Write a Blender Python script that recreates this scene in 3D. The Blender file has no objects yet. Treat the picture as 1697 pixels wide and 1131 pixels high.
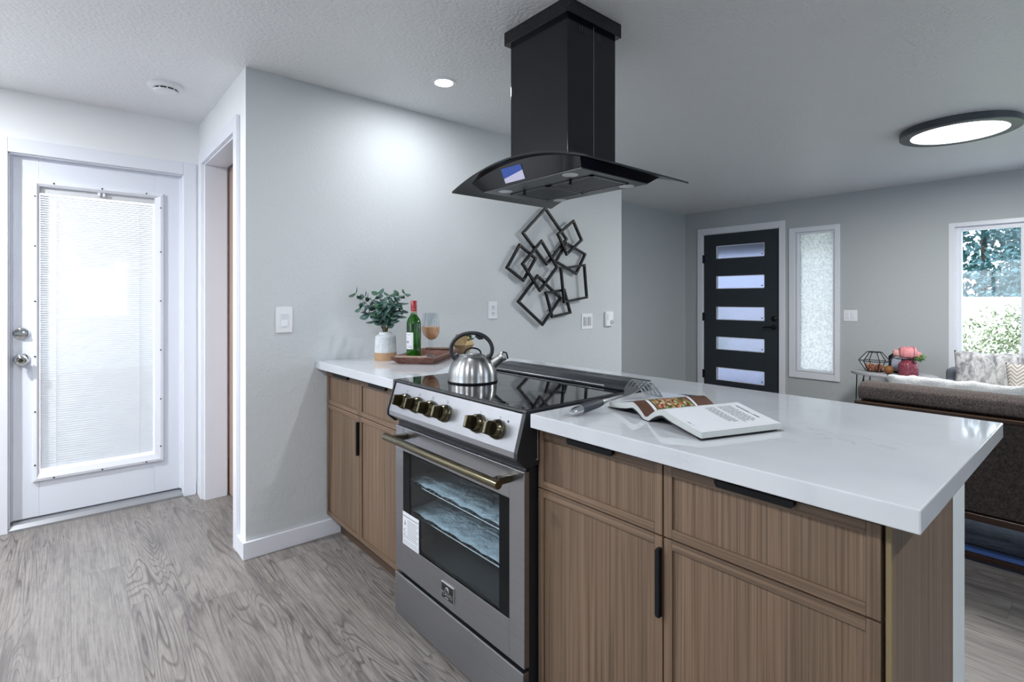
import bpy, bmesh, math, random
from mathutils import Vector, Matrix, noise as mnoise
random.seed(7)
PI = math.pi
sc = bpy.context.scene
COL = sc.collection

# ------------------------------------------------------------------ camera
FPX = 865.8
YAW = math.atan(1008.5 / FPX)
cam_d = bpy.data.cameras.new('camera')
cam_d.sensor_width = 36.0
cam_d.lens = FPX / 1697 * 36.0
cam_d.shift_y = -(565.5 - 495.0) / 1697
cam_d.clip_start = 0.02
cam_d.clip_end = 300
cam = bpy.data.objects.new('camera', cam_d)
COL.objects.link(cam)
cam.location = (0, 0, 1.235)
cam.rotation_euler = (PI / 2, 0, YAW)
sc.camera = cam

# ------------------------------------------------------------------ world
w = bpy.data.worlds.new('world'); sc.world = w
w.use_nodes = True
nt = w.node_tree
bg = nt.nodes['Background']
bg.inputs['Color'].default_value = (0.76, 0.87, 1.0, 1)
bg.inputs['Strength'].default_value = 2.9

# ------------------------------------------------------------------ view
sc.view_settings.view_transform = 'Standard'
sc.view_settings.look = 'None'
sc.view_settings.exposure = 0.70
sc.view_settings.gamma = 1.0
sc.view_settings.use_curve_mapping = False
sc.cycles.use_denoising = True
sc.cycles.max_bounces = 10
sc.cycles.diffuse_bounces = 6
sc.cycles.transparent_max_bounces = 16
sc.cycles.caustics_reflective = False
sc.cycles.caustics_refractive = False
sc.cycles.sample_clamp_indirect = 6.0

def lamp(name, kind, loc, rot, energy, color=(1, 1, 1), size=None, size_y=None, spread=None):
    l = bpy.data.lights.new(name, kind)
    l.energy = energy; l.color = color
    if kind == 'AREA':
        if size_y: l.shape = 'RECTANGLE'; l.size = size; l.size_y = size_y
        else: l.shape = 'DISK'; l.size = size
        if spread: l.spread = spread
    if kind == 'SUN': l.angle = 0.01
    o = bpy.data.objects.new(name, l); COL.objects.link(o)
    o.location = loc; o.rotation_euler = rot
    return o

def portal(loc, rot, sx, sy):
    o = lamp('window_daylight_portal', 'AREA', loc, rot, 1.0, size=sx, size_y=sy)
    o.data.cycles.is_portal = True

# sun over the house from the back-left: lights the garden, enters no window in view
lamp('sun', 'SUN', (0, 0, 8), (math.radians(42), math.radians(-22), 0), 3.0, (1.0, 0.97, 0.92))

XW = 3.0; YB = -2.8; H = 2.336; YF = 6.18
portal((-0.0, YF + 0.10, 1.19), (-PI / 2, 0, 0), 2.0, 1.5)            # big window far wall
portal((XW + 0.08, 0.45, 1.4), (0, PI / 2, 0), 0.8, 1.0)             # dining window
portal((XW + 0.08, 3.9, 1.2), (0, PI / 2, 0), 1.6, 2.2)              # living side window
portal((-1.8, YB - 0.10, 1.52), (PI / 2, 0, 0), 1.6, 1.15)              # kitchen window behind camera

# ------------------------------------------------------------------ node helpers
def new_mat(name):
    m = bpy.data.materials.new(name); m.use_nodes = True
    n = m.node_tree.nodes; l = m.node_tree.links
    return m, n, l, n['Principled BSDF']

def simple(name, col, rough=0.5, metal=0.0, **kw):
    m, n, l, b = new_mat(name)
    b.inputs['Base Color'].default_value = (*col, 1)
    b.inputs['Roughness'].default_value = rough
    b.inputs['Metallic'].default_value = metal
    for k, v in kw.items():
        b.inputs[k.replace('_', ' ')].default_value = v
    # faint surface unevenness keeps every material procedural
    no = n.new('ShaderNodeTexNoise'); no.inputs['Scale'].default_value = 60
    mr = n.new('ShaderNodeMapRange')
    mr.inputs['To Min'].default_value = max(0.0, rough - 0.03); mr.inputs['To Max'].default_value = min(1, rough + 0.03)
    l.new(no.outputs['Fac'], mr.inputs['Value']); l.new(mr.outputs['Result'], b.inputs['Roughness'])
    return m

def posn(n): return n.new('ShaderNodeNewGeometry').outputs['Position']

def mapping(n, l, src, scale=(1, 1, 1), loc=(0, 0, 0), rot=(0, 0, 0)):
    mp = n.new('ShaderNodeMapping')
    mp.inputs['Scale'].default_value = scale; mp.inputs['Location'].default_value = loc; mp.inputs['Rotation'].default_value = rot
    l.new(src, mp.inputs['Vector']); return mp.outputs['Vector']

def noise(n, l, vec, scale, detail=2, rough=0.5, dist=0.0):
    t = n.new('ShaderNodeTexNoise')
    t.inputs['Scale'].default_value = scale; t.inputs['Detail'].default_value = detail
    t.inputs['Roughness'].default_value = rough; t.inputs['Distortion'].default_value = dist
    l.new(vec, t.inputs['Vector']); return t.outputs['Fac']

def ramp(n, l, fac, stops):
    r = n.new('ShaderNodeValToRGB'); e = r.color_ramp.elements
    while len(e) < len(stops): e.new(0.5)
    for i, (p, c) in enumerate(stops):
        e[i].position = p; e[i].color = (*c, 1) if len(c) == 3 else c
    l.new(fac, r.inputs['Fac']); return r.outputs['Color']

def bump(n, l, h, b, strength, dist=0.01):
    bp = n.new('ShaderNodeBump'); bp.inputs['Strength'].default_value = strength; bp.inputs['Distance'].default_value = dist
    l.new(h, bp.inputs['Height']); l.new(bp.outputs['Normal'], b.inputs['Normal'])

def math_n(n, l, op, a, b=None):
    m = n.new('ShaderNodeMath'); m.operation = op
    for i, v in enumerate((a, b)):
        if v is None: continue
        if isinstance(v, (int, float)): m.inputs[i].default_value = v
        else: l.new(v, m.inputs[i])
    return m.outputs[0]

def mixc(n, l, fac, a, b, mode='MIX'):
    m = n.new('ShaderNodeMix'); m.data_type = 'RGBA'; m.blend_type = mode
    if isinstance(fac, (int, float)): m.inputs[0].default_value = fac
    else: l.new(fac, m.inputs[0])
    for i, v in ((6, a), (7, b)):
        if isinstance(v, tuple): m.inputs[i].default_value = (*v, 1)
        else: l.new(v, m.inputs[i])
    return m.outputs[2]

# ------------------------------------------------------------------ materials
def paint(name, col, rough, scale, strength, dist=0.004):
    m, n, l, b = new_mat(name)
    b.inputs['Base Color'].default_value = (*col, 1)
    b.inputs['Roughness'].default_value = rough
    p = posn(n)
    f = noise(n, l, p, scale, 3, 0.55)
    bump(n, l, f, b, strength, dist)
    return m
M = {}
M['wall'] = paint('wall_paint', (0.59, 0.622, 0.64), 0.6, 75, 0.55, 0.004)
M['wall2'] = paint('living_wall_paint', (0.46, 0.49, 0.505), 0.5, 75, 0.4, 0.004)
M['hall'] = paint('hall_lit_paint', (0.84, 0.85, 0.86), 0.5, 75, 0.3, 0.003)  # wall paint whitened to carry the stronger light near the back door
M['ceil'] = paint('ceiling_texture', (0.80, 0.81, 0.82), 0.38, 60, 0.8, 0.007)
M['trim'] = simple('white_trim_paint', (0.78, 0.80, 0.86), 0.3)
M['door_white'] = simple('white_door_paint', (0.74, 0.77, 0.84), 0.32)
M['brown_wall'] = simple('closet_brown_panel', (0.40, 0.27, 0.22), 0.6)
M['plastic'] = simple('white_plastic', (0.80, 0.81, 0.83), 0.3)
M['plastic_grey'] = simple('light_grey_plastic', (0.45, 0.47, 0.49), 0.4)
M['black'] = simple('matte_black_metal', (0.006, 0.007, 0.010), 0.38, IOR=1.3)
M['black_glass'] = simple('black_glass', (0.004, 0.005, 0.007), 0.03, IOR=1.6)
M['hood_metal'] = simple('black_coated_steel', (0.004, 0.0048, 0.008), 0.15, 0.0, IOR=1.45)
M['hood_under'] = simple('dark_grey_coated_steel', (0.055, 0.062, 0.07), 0.35, 0.2)
M['screw'] = simple('dark_screw', (0.02, 0.02, 0.02), 0.5)
M['chrome'] = simple('polished_chrome', (0.75, 0.76, 0.78), 0.08, 1.0)
M['brass'] = simple('antique_brass', (0.150, 0.132, 0.085), 0.20, 1.0)
M['alu'] = simple('threshold_aluminium', (0.42, 0.43, 0.45), 0.35, 0.8)
M['front_door'] = simple('charcoal_door_paint', (0.022, 0.030, 0.040), 0.42)
M['rubber'] = simple('black_rubber', (0.012, 0.014, 0.018), 0.45)
M['lens'] = simple('lamp_lens', (0.62, 0.64, 0.66), 0.3)
M['paper'] = simple('coated_paper', (0.72, 0.74, 0.78), 0.3)
M['paper_edge'] = simple('page_edges', (0.46, 0.49, 0.48), 0.7)
M['ink'] = simple('grey_ink', (0.27, 0.28, 0.31), 0.6)
M['dark_ink'] = simple('black_ink', (0.02, 0.02, 0.03), 0.5)
M['cover'] = simple('dark_book_cover', (0.015, 0.016, 0.02), 0.35)
M['page_brown'] = simple('brown_printed_page', (0.085, 0.035, 0.02), 0.35)
M['red_foil'] = simple('red_capsule_foil', (0.30, 0.006, 0.018), 0.3)
M['gold'] = simple('gold_geometric_metal', (0.36, 0.25, 0.125), 0.4, 0.55)
M['white_fur'] = paint('white_faux_fur', (0.80, 0.82, 0.82), 0.95, 160, 1.0, 0.012)
M['dark_wood'] = simple('dark_walnut_frame', (0.030, 0.014, 0.009), 0.25)
M['rail_wood'] = simple('walnut_edge', (0.15, 0.085, 0.045), 0.3)
M['table_top'] = paint('weathered_grey_wood', (0.40, 0.41, 0.44), 0.5, 25, 0.3)
M['rosevase'] = None
M['pink'] = simple('pink_petal', (0.72, 0.28, 0.30), 0.6)
M['pale_pink'] = simple('pale_pink_petal', (0.75, 0.42, 0.38), 0.6)
M['green_bud'] = simple('green_bud', (0.16, 0.30, 0.09), 0.6)
M['succulent'] = simple('succulent_leaf', (0.025, 0.085, 0.028), 0.45)
M['stem'] = simple('brown_green_stem', (0.10, 0.09, 0.035), 0.6)
M['skin_ball'] = simple('dried_orange_ball', (0.22, 0.085, 0.02), 0.6)
M['potpourri'] = simple('amber_potpourri', (0.38, 0.12, 0.05), 0.6)
M['steel_dark'] = simple('dark_oven_cavity', (0.06, 0.068, 0.075), 0.35, 0.3)
M['rack'] = simple('oven_rack_wire', (0.7, 0.7, 0.7), 0.2, 1.0)
M['fence'] = simple('white_fence_paint', (0.85, 0.85, 0.83), 0.7)
M['bark'] = simple('tree_bark', (0.03, 0.025, 0.02), 0.9)
M['leafA'] = simple('blue_green_needles', (0.035, 0.10, 0.115), 0.7)
M['leafB'] = simple('pale_green_leaves', (0.22, 0.36, 0.16), 0.7)
M['leafC'] = simple('conifer_green_needles', (0.10, 0.20, 0.13), 0.7)
M['grass'] = paint('lawn', (0.30, 0.38, 0.20), 0.9, 10, 0.5)
M['concrete'] = paint('porch_concrete', (0.62, 0.62, 0.62), 0.8, 20, 0.3)
M['patio'] = paint('terracotta_patio', (0.55, 0.36, 0.30), 0.8, 20, 0.3)
M['steel_bright'] = simple('satin_utensil_steel', (0.52, 0.54, 0.55), 0.28, 0.9)
M['grip'] = simple('charcoal_grip', (0.035, 0.042, 0.055), 0.5)
M['porch'] = simple('porch_soffit', (0.34, 0.36, 0.37), 0.7)
M['brass_corner'] = simple('bronze_corner', (0.12, 0.10, 0.065), 0.4, 0.8)

def mat_steel():
    m, n, l, b = new_mat('brushed_stainless')
    b.inputs['Metallic'].default_value = 1.0
    p = posn(n)
    v = mapping(n, l, p, (0.5, 0.5, 500))
    f = noise(n, l, v, 3.0, 2, 0.5)
    c = ramp(n, l, f, [(0.3, (0.335, 0.345, 0.37)), (0.7, (0.385, 0.39, 0.415))])
    l.new(c, b.inputs['Base Color'])
    mr = n.new('ShaderNodeMapRange'); mr.inputs['To Min'].default_value = 0.26; mr.inputs['To Max'].default_value = 0.31
    l.new(f, mr.inputs['Value']); l.new(mr.outputs['Result'], b.inputs['Roughness'])
    return m
M['steel'] = mat_steel()

def mat_kettle():
    m, n, l, b = new_mat('kettle_brushed_steel')
    b.inputs['Metallic'].default_value = 1.0
    b.inputs['Base Color'].default_value = (0.47, 0.475, 0.48, 1)
    b.inputs['Roughness'].default_value = 0.30
    b.inputs['Anisotropic'].default_value = 0.85; b.inputs['Anisotropic Rotation'].default_value = 0.25
    tg = n.new('ShaderNodeTangent'); tg.direction_type = 'RADIAL'; tg.axis = 'Z'; l.new(tg.outputs[0], b.inputs['Tangent'])
    p = posn(n); v = mapping(n, l, p, (4, 4, 400)); f = noise(n, l, v, 4, 2)
    bump(n, l, f, b, 0.04, 0.001)
    return m
M['kettle'] = mat_kettle()

def wood(name, base, dark, light, axis):
    """straight-grained oak veneer; axis = grain direction 'x' 'y' or 'z'"""
    m, n, l, b = new_mat(name)
    b.inputs['Roughness'].default_value = 0.5
    p = posn(n)
    s = {'x': (1.0, 70, 70), 'y': (70, 1.0, 70), 'z': (70, 70, 1.0)}[axis]
    s2 = {'x': (1.5, 220, 220), 'y': (220, 1.5, 220), 'z': (220, 220, 1.5)}[axis]
    s3 = {'x': (.4, 9, 9), 'y': (9, .4, 9), 'z': (9, 9, .4)}[axis]
    f1 = noise(n, l, mapping(n, l, p, s), 1.0, 3, 0.6, 0.3)
    f2 = noise(n, l, mapping(n, l, p, s2), 1.0, 2, 0.6)
    f3 = noise(n, l, mapping(n, l, p, s3), 1.0, 2, 0.5)
    c1 = ramp(n, l, f1, [(0.25, dark), (0.5, base), (0.78, light)])
    c2 = ramp(n, l, f2, [(0.34, (0.48, 0.45, 0.42)), (0.56, (1.0, 1.0, 1.0))])
    c3 = ramp(n, l, f3, [(0.3, (0.86, 0.84, 0.80)), (0.7, (1.10, 1.06, 1.02))])
    c = mixc(n, l, 0.75, c1, c2, 'MULTIPLY')
    c = mixc(n, l, 1.0, c, c3, 'MULTIPLY')
    l.new(c, b.inputs['Base Color'])
    bump(n, l, f2, b, 0.12, 0.002)
    return m
WB, WD, WL = (0.175, 0.118, 0.080), (0.115, 0.074, 0.048), (0.235, 0.163, 0.114)
M['oak_v'] = wood('oak_veneer_upright', WB, WD, WL, 'z')
M['oak_h'] = wood('oak_veneer_level', WB, WD, WL, 'x')
M['oak_end'] = wood('oak_end_panel', (0.17, 0.12, 0.084), (0.12, 0.082, 0.056), (0.20, 0.145, 0.105), 'z')
M['oak_dark'] = simple('toe_kick_brown', (0.07, 0.04, 0.026), 0.6)
M['oak_edge'] = simple('raw_panel_edge', (0.20, 0.15, 0.075), 0.6)

def mat_floor():
    m, n, l, b = new_mat('grey_oak_plank')
    p = posn(n)
    sep = n.new('ShaderNodeSeparateXYZ'); l.new(p, sep.inputs[0])
    X, Y = sep.outputs[0], sep.outputs[1]
    PW, PL = 0.182, 1.22
    row = math_n(n, l, 'FLOOR', math_n(n, l, 'DIVIDE', math_n(n, l, 'ADD', Y, 50.03), PW))
    wn = n.new('ShaderNodeTexWhiteNoise'); wn.noise_dimensions = '1D'; l.new(row, wn.inputs['W'])
    xs = math_n(n, l, 'ADD', math_n(n, l, 'DIVIDE', math_n(n, l, 'ADD', X, 50.0), PL), wn.outputs['Value'])
    colm = math_n(n, l, 'FLOOR', xs)
    cmb = n.new('ShaderNodeCombineXYZ'); l.new(row, cmb.inputs[0]); l.new(colm, cmb.inputs[1])
    wn2 = n.new('ShaderNodeTexWhiteNoise'); wn2.noise_dimensions = '2D'; l.new(cmb.outputs[0], wn2.inputs['Vector'])
    rnd, rndc = wn2.outputs['Value'], wn2.outputs['Color']
    # shift grain coordinates per plank
    sh = n.new('ShaderNodeVectorMath'); sh.operation = 'MULTIPLY_ADD'
    l.new(rndc, sh.inputs[0]); sh.inputs[1].default_value = (37, 53, 11); l.new(p, sh.inputs[2])
    g = sh.outputs[0]
    # cathedral grain: contour lines of a long stretched noise
    big = noise(n, l, mapping(n, l, g, (0.75, 7.5, 1)), 1.0, 2.0, 0.45, 0.5)
    wav = math_n(n, l, 'FRACT', math_n(n, l, 'MULTIPLY', big, 26.0))
    amp = noise(n, l, mapping(n, l, g, (0.7, 3.0, 1), (5, 9, 0)), 1.0, 1)
    line = ramp(n, l, wav, [(0.0, (0.38, 0.36, 0.36)), (0.10, (0.60, 0.58, 0.57)), (0.26, (1, 1, 1)), (0.86, (1.05, 1.05, 1.04)), (1.0, (0.50, 0.48, 0.48))])
    amask = ramp(n, l, amp, [(0.44, (0.10, 0.10, 0.10)), (0.60, (0.95, 0.95, 0.95))])
    fine = noise(n, l, mapping(n, l, g, (4, 170, 1)), 1.0, 4, 0.65)
    fr = ramp(n, l, fine, [(0.30, (0.50, 0.50, 0.52)), (0.58, (1.06, 1.06, 1.05))])
    fine2 = noise(n, l, mapping(n, l, g, (12, 60, 1)), 1.0, 3, 0.7)
    fr2 = ramp(n, l, fine2, [(0.30, (0.72, 0.72, 0.73)), (0.6, (1.0, 1.0, 1.0))])
    # dark knots and smoky patches
    sm = noise(n, l, mapping(n, l, g, (1.6, 9, 1), (2, 4, 0)), 1.0, 3, 0.6, 0.8)
    smr = ramp(n, l, sm, [(0.30, (0.52, 0.51, 0.54)), (0.50, (1, 1, 1))])
    base = ramp(n, l, rnd, [(0.0, (0.215, 0.195, 0.183)), (0.3, (0.290, 0.266, 0.244)), (0.6, (0.250, 0.230, 0.215)), (1.0, (0.315, 0.291, 0.268))])
    c = mixc(n, l, amask, base, mixc(n, l, 1.0, base, line, 'MULTIPLY'))
    c = mixc(n, l, 0.85, c, fr, 'MULTIPLY')
    c = mixc(n, l, 0.8, c, fr2, 'MULTIPLY')
    c = mixc(n, l, 0.75, c, smr, 'MULTIPLY')
    # seams
    fy = math_n(n, l, 'FRACT', math_n(n, l, 'DIVIDE', math_n(n, l, 'ADD', Y, 50.03), PW))
    fx = math_n(n, l, 'FRACT', xs)
    sy = math_n(n, l, 'LESS_THAN', fy, 0.010)
    sx = math_n(n, l, 'LESS_THAN', fx, 0.0016)
    seam = math_n(n, l, 'MULTIPLY', math_n(n, l, 'MAXIMUM', sy, sx), 0.8)
    c = mixc(n, l, seam, c, (0.10, 0.09, 0.085))
    l.new(c, b.inputs['Base Color'])
    mr = n.new('ShaderNodeMapRange'); mr.inputs['To Min'].default_value = 0.36; mr.inputs['To Max'].default_value = 0.5
    l.new(fine, mr.inputs['Value']); l.new(mr.outputs['Result'], b.inputs['Roughness'])
    bump(n, l, fine, b, 0.10, 0.002)
    return m
M['floor'] = mat_floor()

def mat_quartz():
    m, n, l, b = new_mat('white_veined_quartz')
    b.inputs['Roughness'].default_value = 0.05
    b.inputs['IOR'].default_value = 1.55
    p = posn(n)
    v = mapping(n, l, p, (1.2, 2.6, 2.0), (0, 0, 0), (0, 0, 0.5))
    f = noise(n, l, v, 2.2, 6, 0.62, 0.9)
    d = math_n(n, l, 'ABSOLUTE', math_n(n, l, 'SUBTRACT', f, 0.5))
    vein = ramp(n, l, d, [(0.0, (1, 1, 1)), (0.008, (0.25, 0.25, 0.25)), (0.022, (0, 0, 0))])
    f2 = noise(n, l, v, 3.0, 3, 0.5)
    vm = ramp(n, l, f2, [(0.50, (0, 0, 0)), (0.66, (1, 1, 1))])
    fac = mixc(n, l, 1.0, vein, vm, 'MULTIPLY')
    cl = ramp(n, l, noise(n, l, p, 5, 3), [(0.3, (0.53, 0.555, 0.595)), (0.7, (0.58, 0.605, 0.64))])
    c = mixc(n, l, fac, cl, (0.48, 0.49, 0.52))
    l.new(c, b.inputs['Base Color'])
    return m
M['quartz'] = mat_quartz()

def mat_pane(name='window_glass', tint=(1, 1, 1), ior=1.5, gloss=1.0):
    m = bpy.data.materials.new(name); m.use_nodes = True
    n = m.node_tree.nodes; l = m.node_tree.links; n.clear()
    out = n.new('ShaderNodeOutputMaterial'); tr = n.new('ShaderNodeBsdfTransparent'); gl = n.new('ShaderNodeBsdfGlossy')
    tr.inputs['Color'].default_value = (*tint, 1); gl.inputs['Roughness'].default_value = 0.02
    gl.inputs['Color'].default_value = (gloss, gloss, gloss, 1)
    lw = n.new('ShaderNodeLayerWeight'); lw.inputs['Blend'].default_value = 0.5
    f0 = ((ior - 1) / (ior + 1)) ** 2
    f = math_n(n, l, 'ADD', math_n(n, l, 'MULTIPLY', math_n(n, l, 'POWER', lw.outputs['Facing'], 5.0), 1 - f0), f0)
    mx = n.new('ShaderNodeMixShader')
    l.new(f, mx.inputs[0]); l.new(tr.outputs[0], mx.inputs[1]); l.new(gl.outputs[0], mx.inputs[2]); l.new(mx.outputs[0], out.inputs[0])
    return m
M['pane'] = mat_pane()
M['oven_pane'] = mat_pane('oven_door_glass', (0.86, 0.92, 0.95), 1.45, 0.7)
M['oven_black'] = simple('black_enamelled_door_glass', (0.004, 0.005, 0.006), 0.05, IOR=1.22)
M['hood_glass'] = simple('smoked_black_glass', (0.010, 0.012, 0.016), 0.05, IOR=1.55)
M['clear'] = mat_pane('clear_stemware', (0.90, 0.92, 0.93), 1.5)

def mat_frost(name, scale, rough, mixf, col=(0.9, 0.93, 0.97)):
    m = bpy.data.materials.new(name); m.use_nodes = True
    n = m.node_tree.nodes; l = m.node_tree.links; n.clear()
    out = n.new('ShaderNodeOutputMaterial')
    tl = n.new('ShaderNodeBsdfTranslucent'); rf = n.new('ShaderNodeBsdfRefraction'); gl = n.new('ShaderNodeBsdfGlossy')
    p = n.new('ShaderNodeNewGeometry').outputs['Position']
    f = noise(n, l, p, scale, 2, 0.6)
    c = ramp(n, l, f, [(0.30, tuple(v * 0.55 for v in col)), (0.62, col)])
    l.new(c, tl.inputs['Color'])
    rf.inputs['Roughness'].default_value = rough; rf.inputs['IOR'].default_value = 1.12; rf.inputs['Color'].default_value = (*col, 1)
    gl.inputs['Roughness'].default_value = 0.2
    bp = n.new('ShaderNodeBump'); bp.inputs['Strength'].default_value = 0.8; bp.inputs['Distance'].default_value = 0.01
    l.new(f, bp.inputs['Height'])
    for s in (rf, gl): l.new(bp.outputs[0], s.inputs['Normal'])
    m1 = n.new('ShaderNodeMixShader'); m1.inputs[0].default_value = mixf
    l.new(tl.outputs[0], m1.inputs[1]); l.new(rf.outputs[0], m1.inputs[2])
    m2 = n.new('ShaderNodeMixShader'); m2.inputs[0].default_value = 0.05
    l.new(m1.outputs[0], m2.inputs[1]); l.new(gl.outputs[0], m2.inputs[2])
    l.new(m2.outputs[0], out.inputs[0])
    return m
M['frost'] = mat_frost('rain_glass', 60, 0.5, 0.3, (0.84, 0.84, 0.84))
M['frost_lite'] = mat_frost('frosted_door_lite', 6, 0.5, 0.9, (0.43, 0.45, 0.53))

def mat_emit(name, col, strength):
    m = bpy.data.materials.new(name); m.use_nodes = True
    n = m.node_tree.nodes; l = m.node_tree.links; n.clear()
    out = n.new('ShaderNodeOutputMaterial'); e = n.new('ShaderNodeEmission')
    e.inputs[0].default_value = (*col, 1); e.inputs[1].default_value = strength
    l.new(e.outputs[0], out.inputs[0]); return m
def mat_slat():
    m = bpy.data.materials.new('white_blind_slat'); m.use_nodes = True
    n = m.node_tree.nodes; l = m.node_tree.links; b = n['Principled BSDF']; out = n['Material Output']
    f = noise(n, l, n.new('ShaderNodeNewGeometry').outputs['Position'], 20, 2)
    c = ramp(n, l, f, [(0.3, (0.80, 0.82, 0.83)), (0.7, (0.85, 0.86, 0.87))]); l.new(c, b.inputs['Base Color'])
    tl = n.new('ShaderNodeBsdfTranslucent'); tl.inputs['Color'].default_value = (0.8, 0.84, 0.86, 1)
    mx = n.new('ShaderNodeMixShader'); mx.inputs[0].default_value = 0.35
    l.new(b.outputs[0], mx.inputs[1]); l.new(tl.outputs[0], mx.inputs[2]); l.new(mx.outputs[0], out.inputs[0])
    return m
M['slat'] = mat_slat()
M['led'] = mat_emit('lit_led_diffuser', (1.0, 0.98, 0.96), 6.0)
M['can_led'] = mat_emit('lit_can_lens', (0.97, 0.98, 1.0), 25.0)

def mat_bottle():
    m, n, l, b = new_mat('green_bottle_glass')
    b.inputs['Base Color'].default_value = (0.012, 0.13, 0.008, 1)
    b.inputs['Roughness'].default_value = 0.05
    b.inputs['Coat Weight'].default_value = 0.3
    p = posn(n); f = noise(n, l, p, 18, 2)
    c = ramp(n, l, f, [(0.35, (0.002, 0.03, 0.002)), (0.65, (0.018, 0.15, 0.008))]); l.new(c, b.inputs['Base Color'])
    b.inputs['Transmission Weight'].default_value = 0.35
    return m
M['bottle'] = mat_bottle()
M['wine'] = simple('rose_wine', (0.80, 0.42, 0.22), 0.08, 0.0, Transmission_Weight=0.15, IOR=1.33)

def mat_ribbed():
    m, n, l, b = new_mat('white_glazed_ceramic')
    p = posn(n); f = noise(n, l, p, 60, 4, 0.7)
    c = ramp(n, l, f, [(0.3, (0.50, 0.54, 0.58)), (0.6, (0.66, 0.69, 0.72))]); l.new(c, b.inputs['Base Color'])
    b.inputs['Roughness'].default_value = 0.35
    return m
M['ceramic'] = mat_ribbed()
M['raw_clay'] = simple('tan_raw_clay', (0.42, 0.26, 0.15), 0.75)

def mat_leaf():
    m, n, l, b = new_mat('eucalyptus_leaf')
    oi = n.new('ShaderNodeNewGeometry').outputs['Random Per Island']
    c = ramp(n, l, oi, [(0.0, (0.012, 0.045, 0.038)), (0.4, (0.03, 0.085, 0.070)), (0.75, (0.075, 0.15, 0.14)), (1.0, (0.02, 0.09, 0.035))])
    l.new(c, b.inputs['Base Color']); b.inputs['Roughness'].default_value = 0.5
    return m
M['leaf'] = mat_leaf()

def mat_tray():
    m, n, l, b = new_mat('reddish_acacia')
    p = posn(n)
    f = noise(n, l, mapping(n, l, p, (18, 22, 60), (0, 0, 0), (0, 0, 0.9)), 1.0, 4, 0.6, 1.2)
    c = ramp(n, l, f, [(0.28, (0.045, 0.015, 0.012)), (0.5, (0.16, 0.065, 0.045)), (0.75, (0.28, 0.14, 0.10))])
    l.new(c, b.inputs['Base Color']); b.inputs['Roughness'].default_value = 0.4
    bump(n, l, f, b, 0.3, 0.003)
    return m
M['tray'] = mat_tray()
M['bark_edge'] = paint('rough_bark_handle', (0.30, 0.22, 0.17), 0.8, 60, 1.0, 0.01)

def mat_tweed(name, a, bb, scale, strength=0.8):
    m, n, l, b = new_mat(name)
    p = posn(n); f = noise(n, l, p, scale, 4, 0.8)
    c = ramp(n, l, f, [(0.38, a), (0.50, tuple((x + y) / 2 for x, y in zip(a, bb))), (0.62, bb)])
    l.new(c, b.inputs['Base Color']); b.inputs['Roughness'].default_value = 0.9
    bump(n, l, f, b, strength, 0.01)
    return m
M['tweed'] = mat_tweed('brown_tweed', (0.012, 0.009, 0.009), (0.22, 0.175, 0.16), 210)
M['tweed_dark'] = mat_tweed('dark_brown_tweed', (0.008, 0.006, 0.006), (0.05, 0.037, 0.033), 90)
M['grey_fabric'] = mat_tweed('blue_grey_upholstery', (0.07, 0.08, 0.10), (0.14, 0.16, 0.19), 200, 0.3)
def mat_pillow(name, a, bb, kind):
    m, n, l, b = new_mat(name)
    p = posn(n)
    if kind == 'bark':
        f = noise(n, l, mapping(n, l, p, (22, 22, 9)), 1.0, 5, 0.7, 0.6)
        c = ramp(n, l, f, [(0.40, a), (0.58, bb)])
    else:
        sx = n.new('ShaderNodeSeparateXYZ'); l.new(p, sx.inputs[0])
        # woven zigzag
        tri = math_n(n, l, 'PINGPONG', math_n(n, l, 'ADD', sx.outputs[0], 20), 0.035)
        s = math_n(n, l, 'FRACT', math_n(n, l, 'MULTIPLY', math_n(n, l, 'ADD', math_n(n, l, 'ADD', sx.outputs[2], 3), tri), 38))
        c = ramp(n, l, s, [(0.0, a), (0.45, a), (0.55, bb), (1.0, bb)])
    l.new(c, b.inputs['Base Color']); b.inputs['Roughness'].default_value = 0.9
    return m
M['pillow_bark'] = mat_pillow('grey_bark_print', (0.20, 0.21, 0.23), (0.60, 0.60, 0.60), 'bark')
M['pillow_zig'] = mat_pillow('cream_zigzag_weave', (0.30, 0.28, 0.26), (0.60, 0.57, 0.53), 'zig')
M['pillow_blue'] = mat_tweed('pale_blue_pillow', (0.30, 0.36, 0.50), (0.45, 0.52, 0.65), 60, 0.3)

def mat_rug():
    m, n, l, b = new_mat('blue_grey_rug')
    p = posn(n); s = n.new('ShaderNodeSeparateXYZ'); l.new(p, s.inputs[0])
    f = noise(n, l, mapping(n, l, p, (14, 60, 1)), 1.0, 4, 0.75)
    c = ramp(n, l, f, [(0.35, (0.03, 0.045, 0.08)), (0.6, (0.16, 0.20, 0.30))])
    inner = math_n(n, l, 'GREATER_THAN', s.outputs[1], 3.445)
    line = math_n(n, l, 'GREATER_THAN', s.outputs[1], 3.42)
    c2 = mixc(n, l, line, (0.075, 0.17, 0.50), (0.01, 0.01, 0.015))  # bright blue strip along the near edge, then a thin dark line
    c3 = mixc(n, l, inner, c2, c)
    l.new(c3, b.inputs['Base Color']); b.inputs['Roughness'].default_value = 0.7
    return m
M['rug'] = mat_rug()

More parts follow.
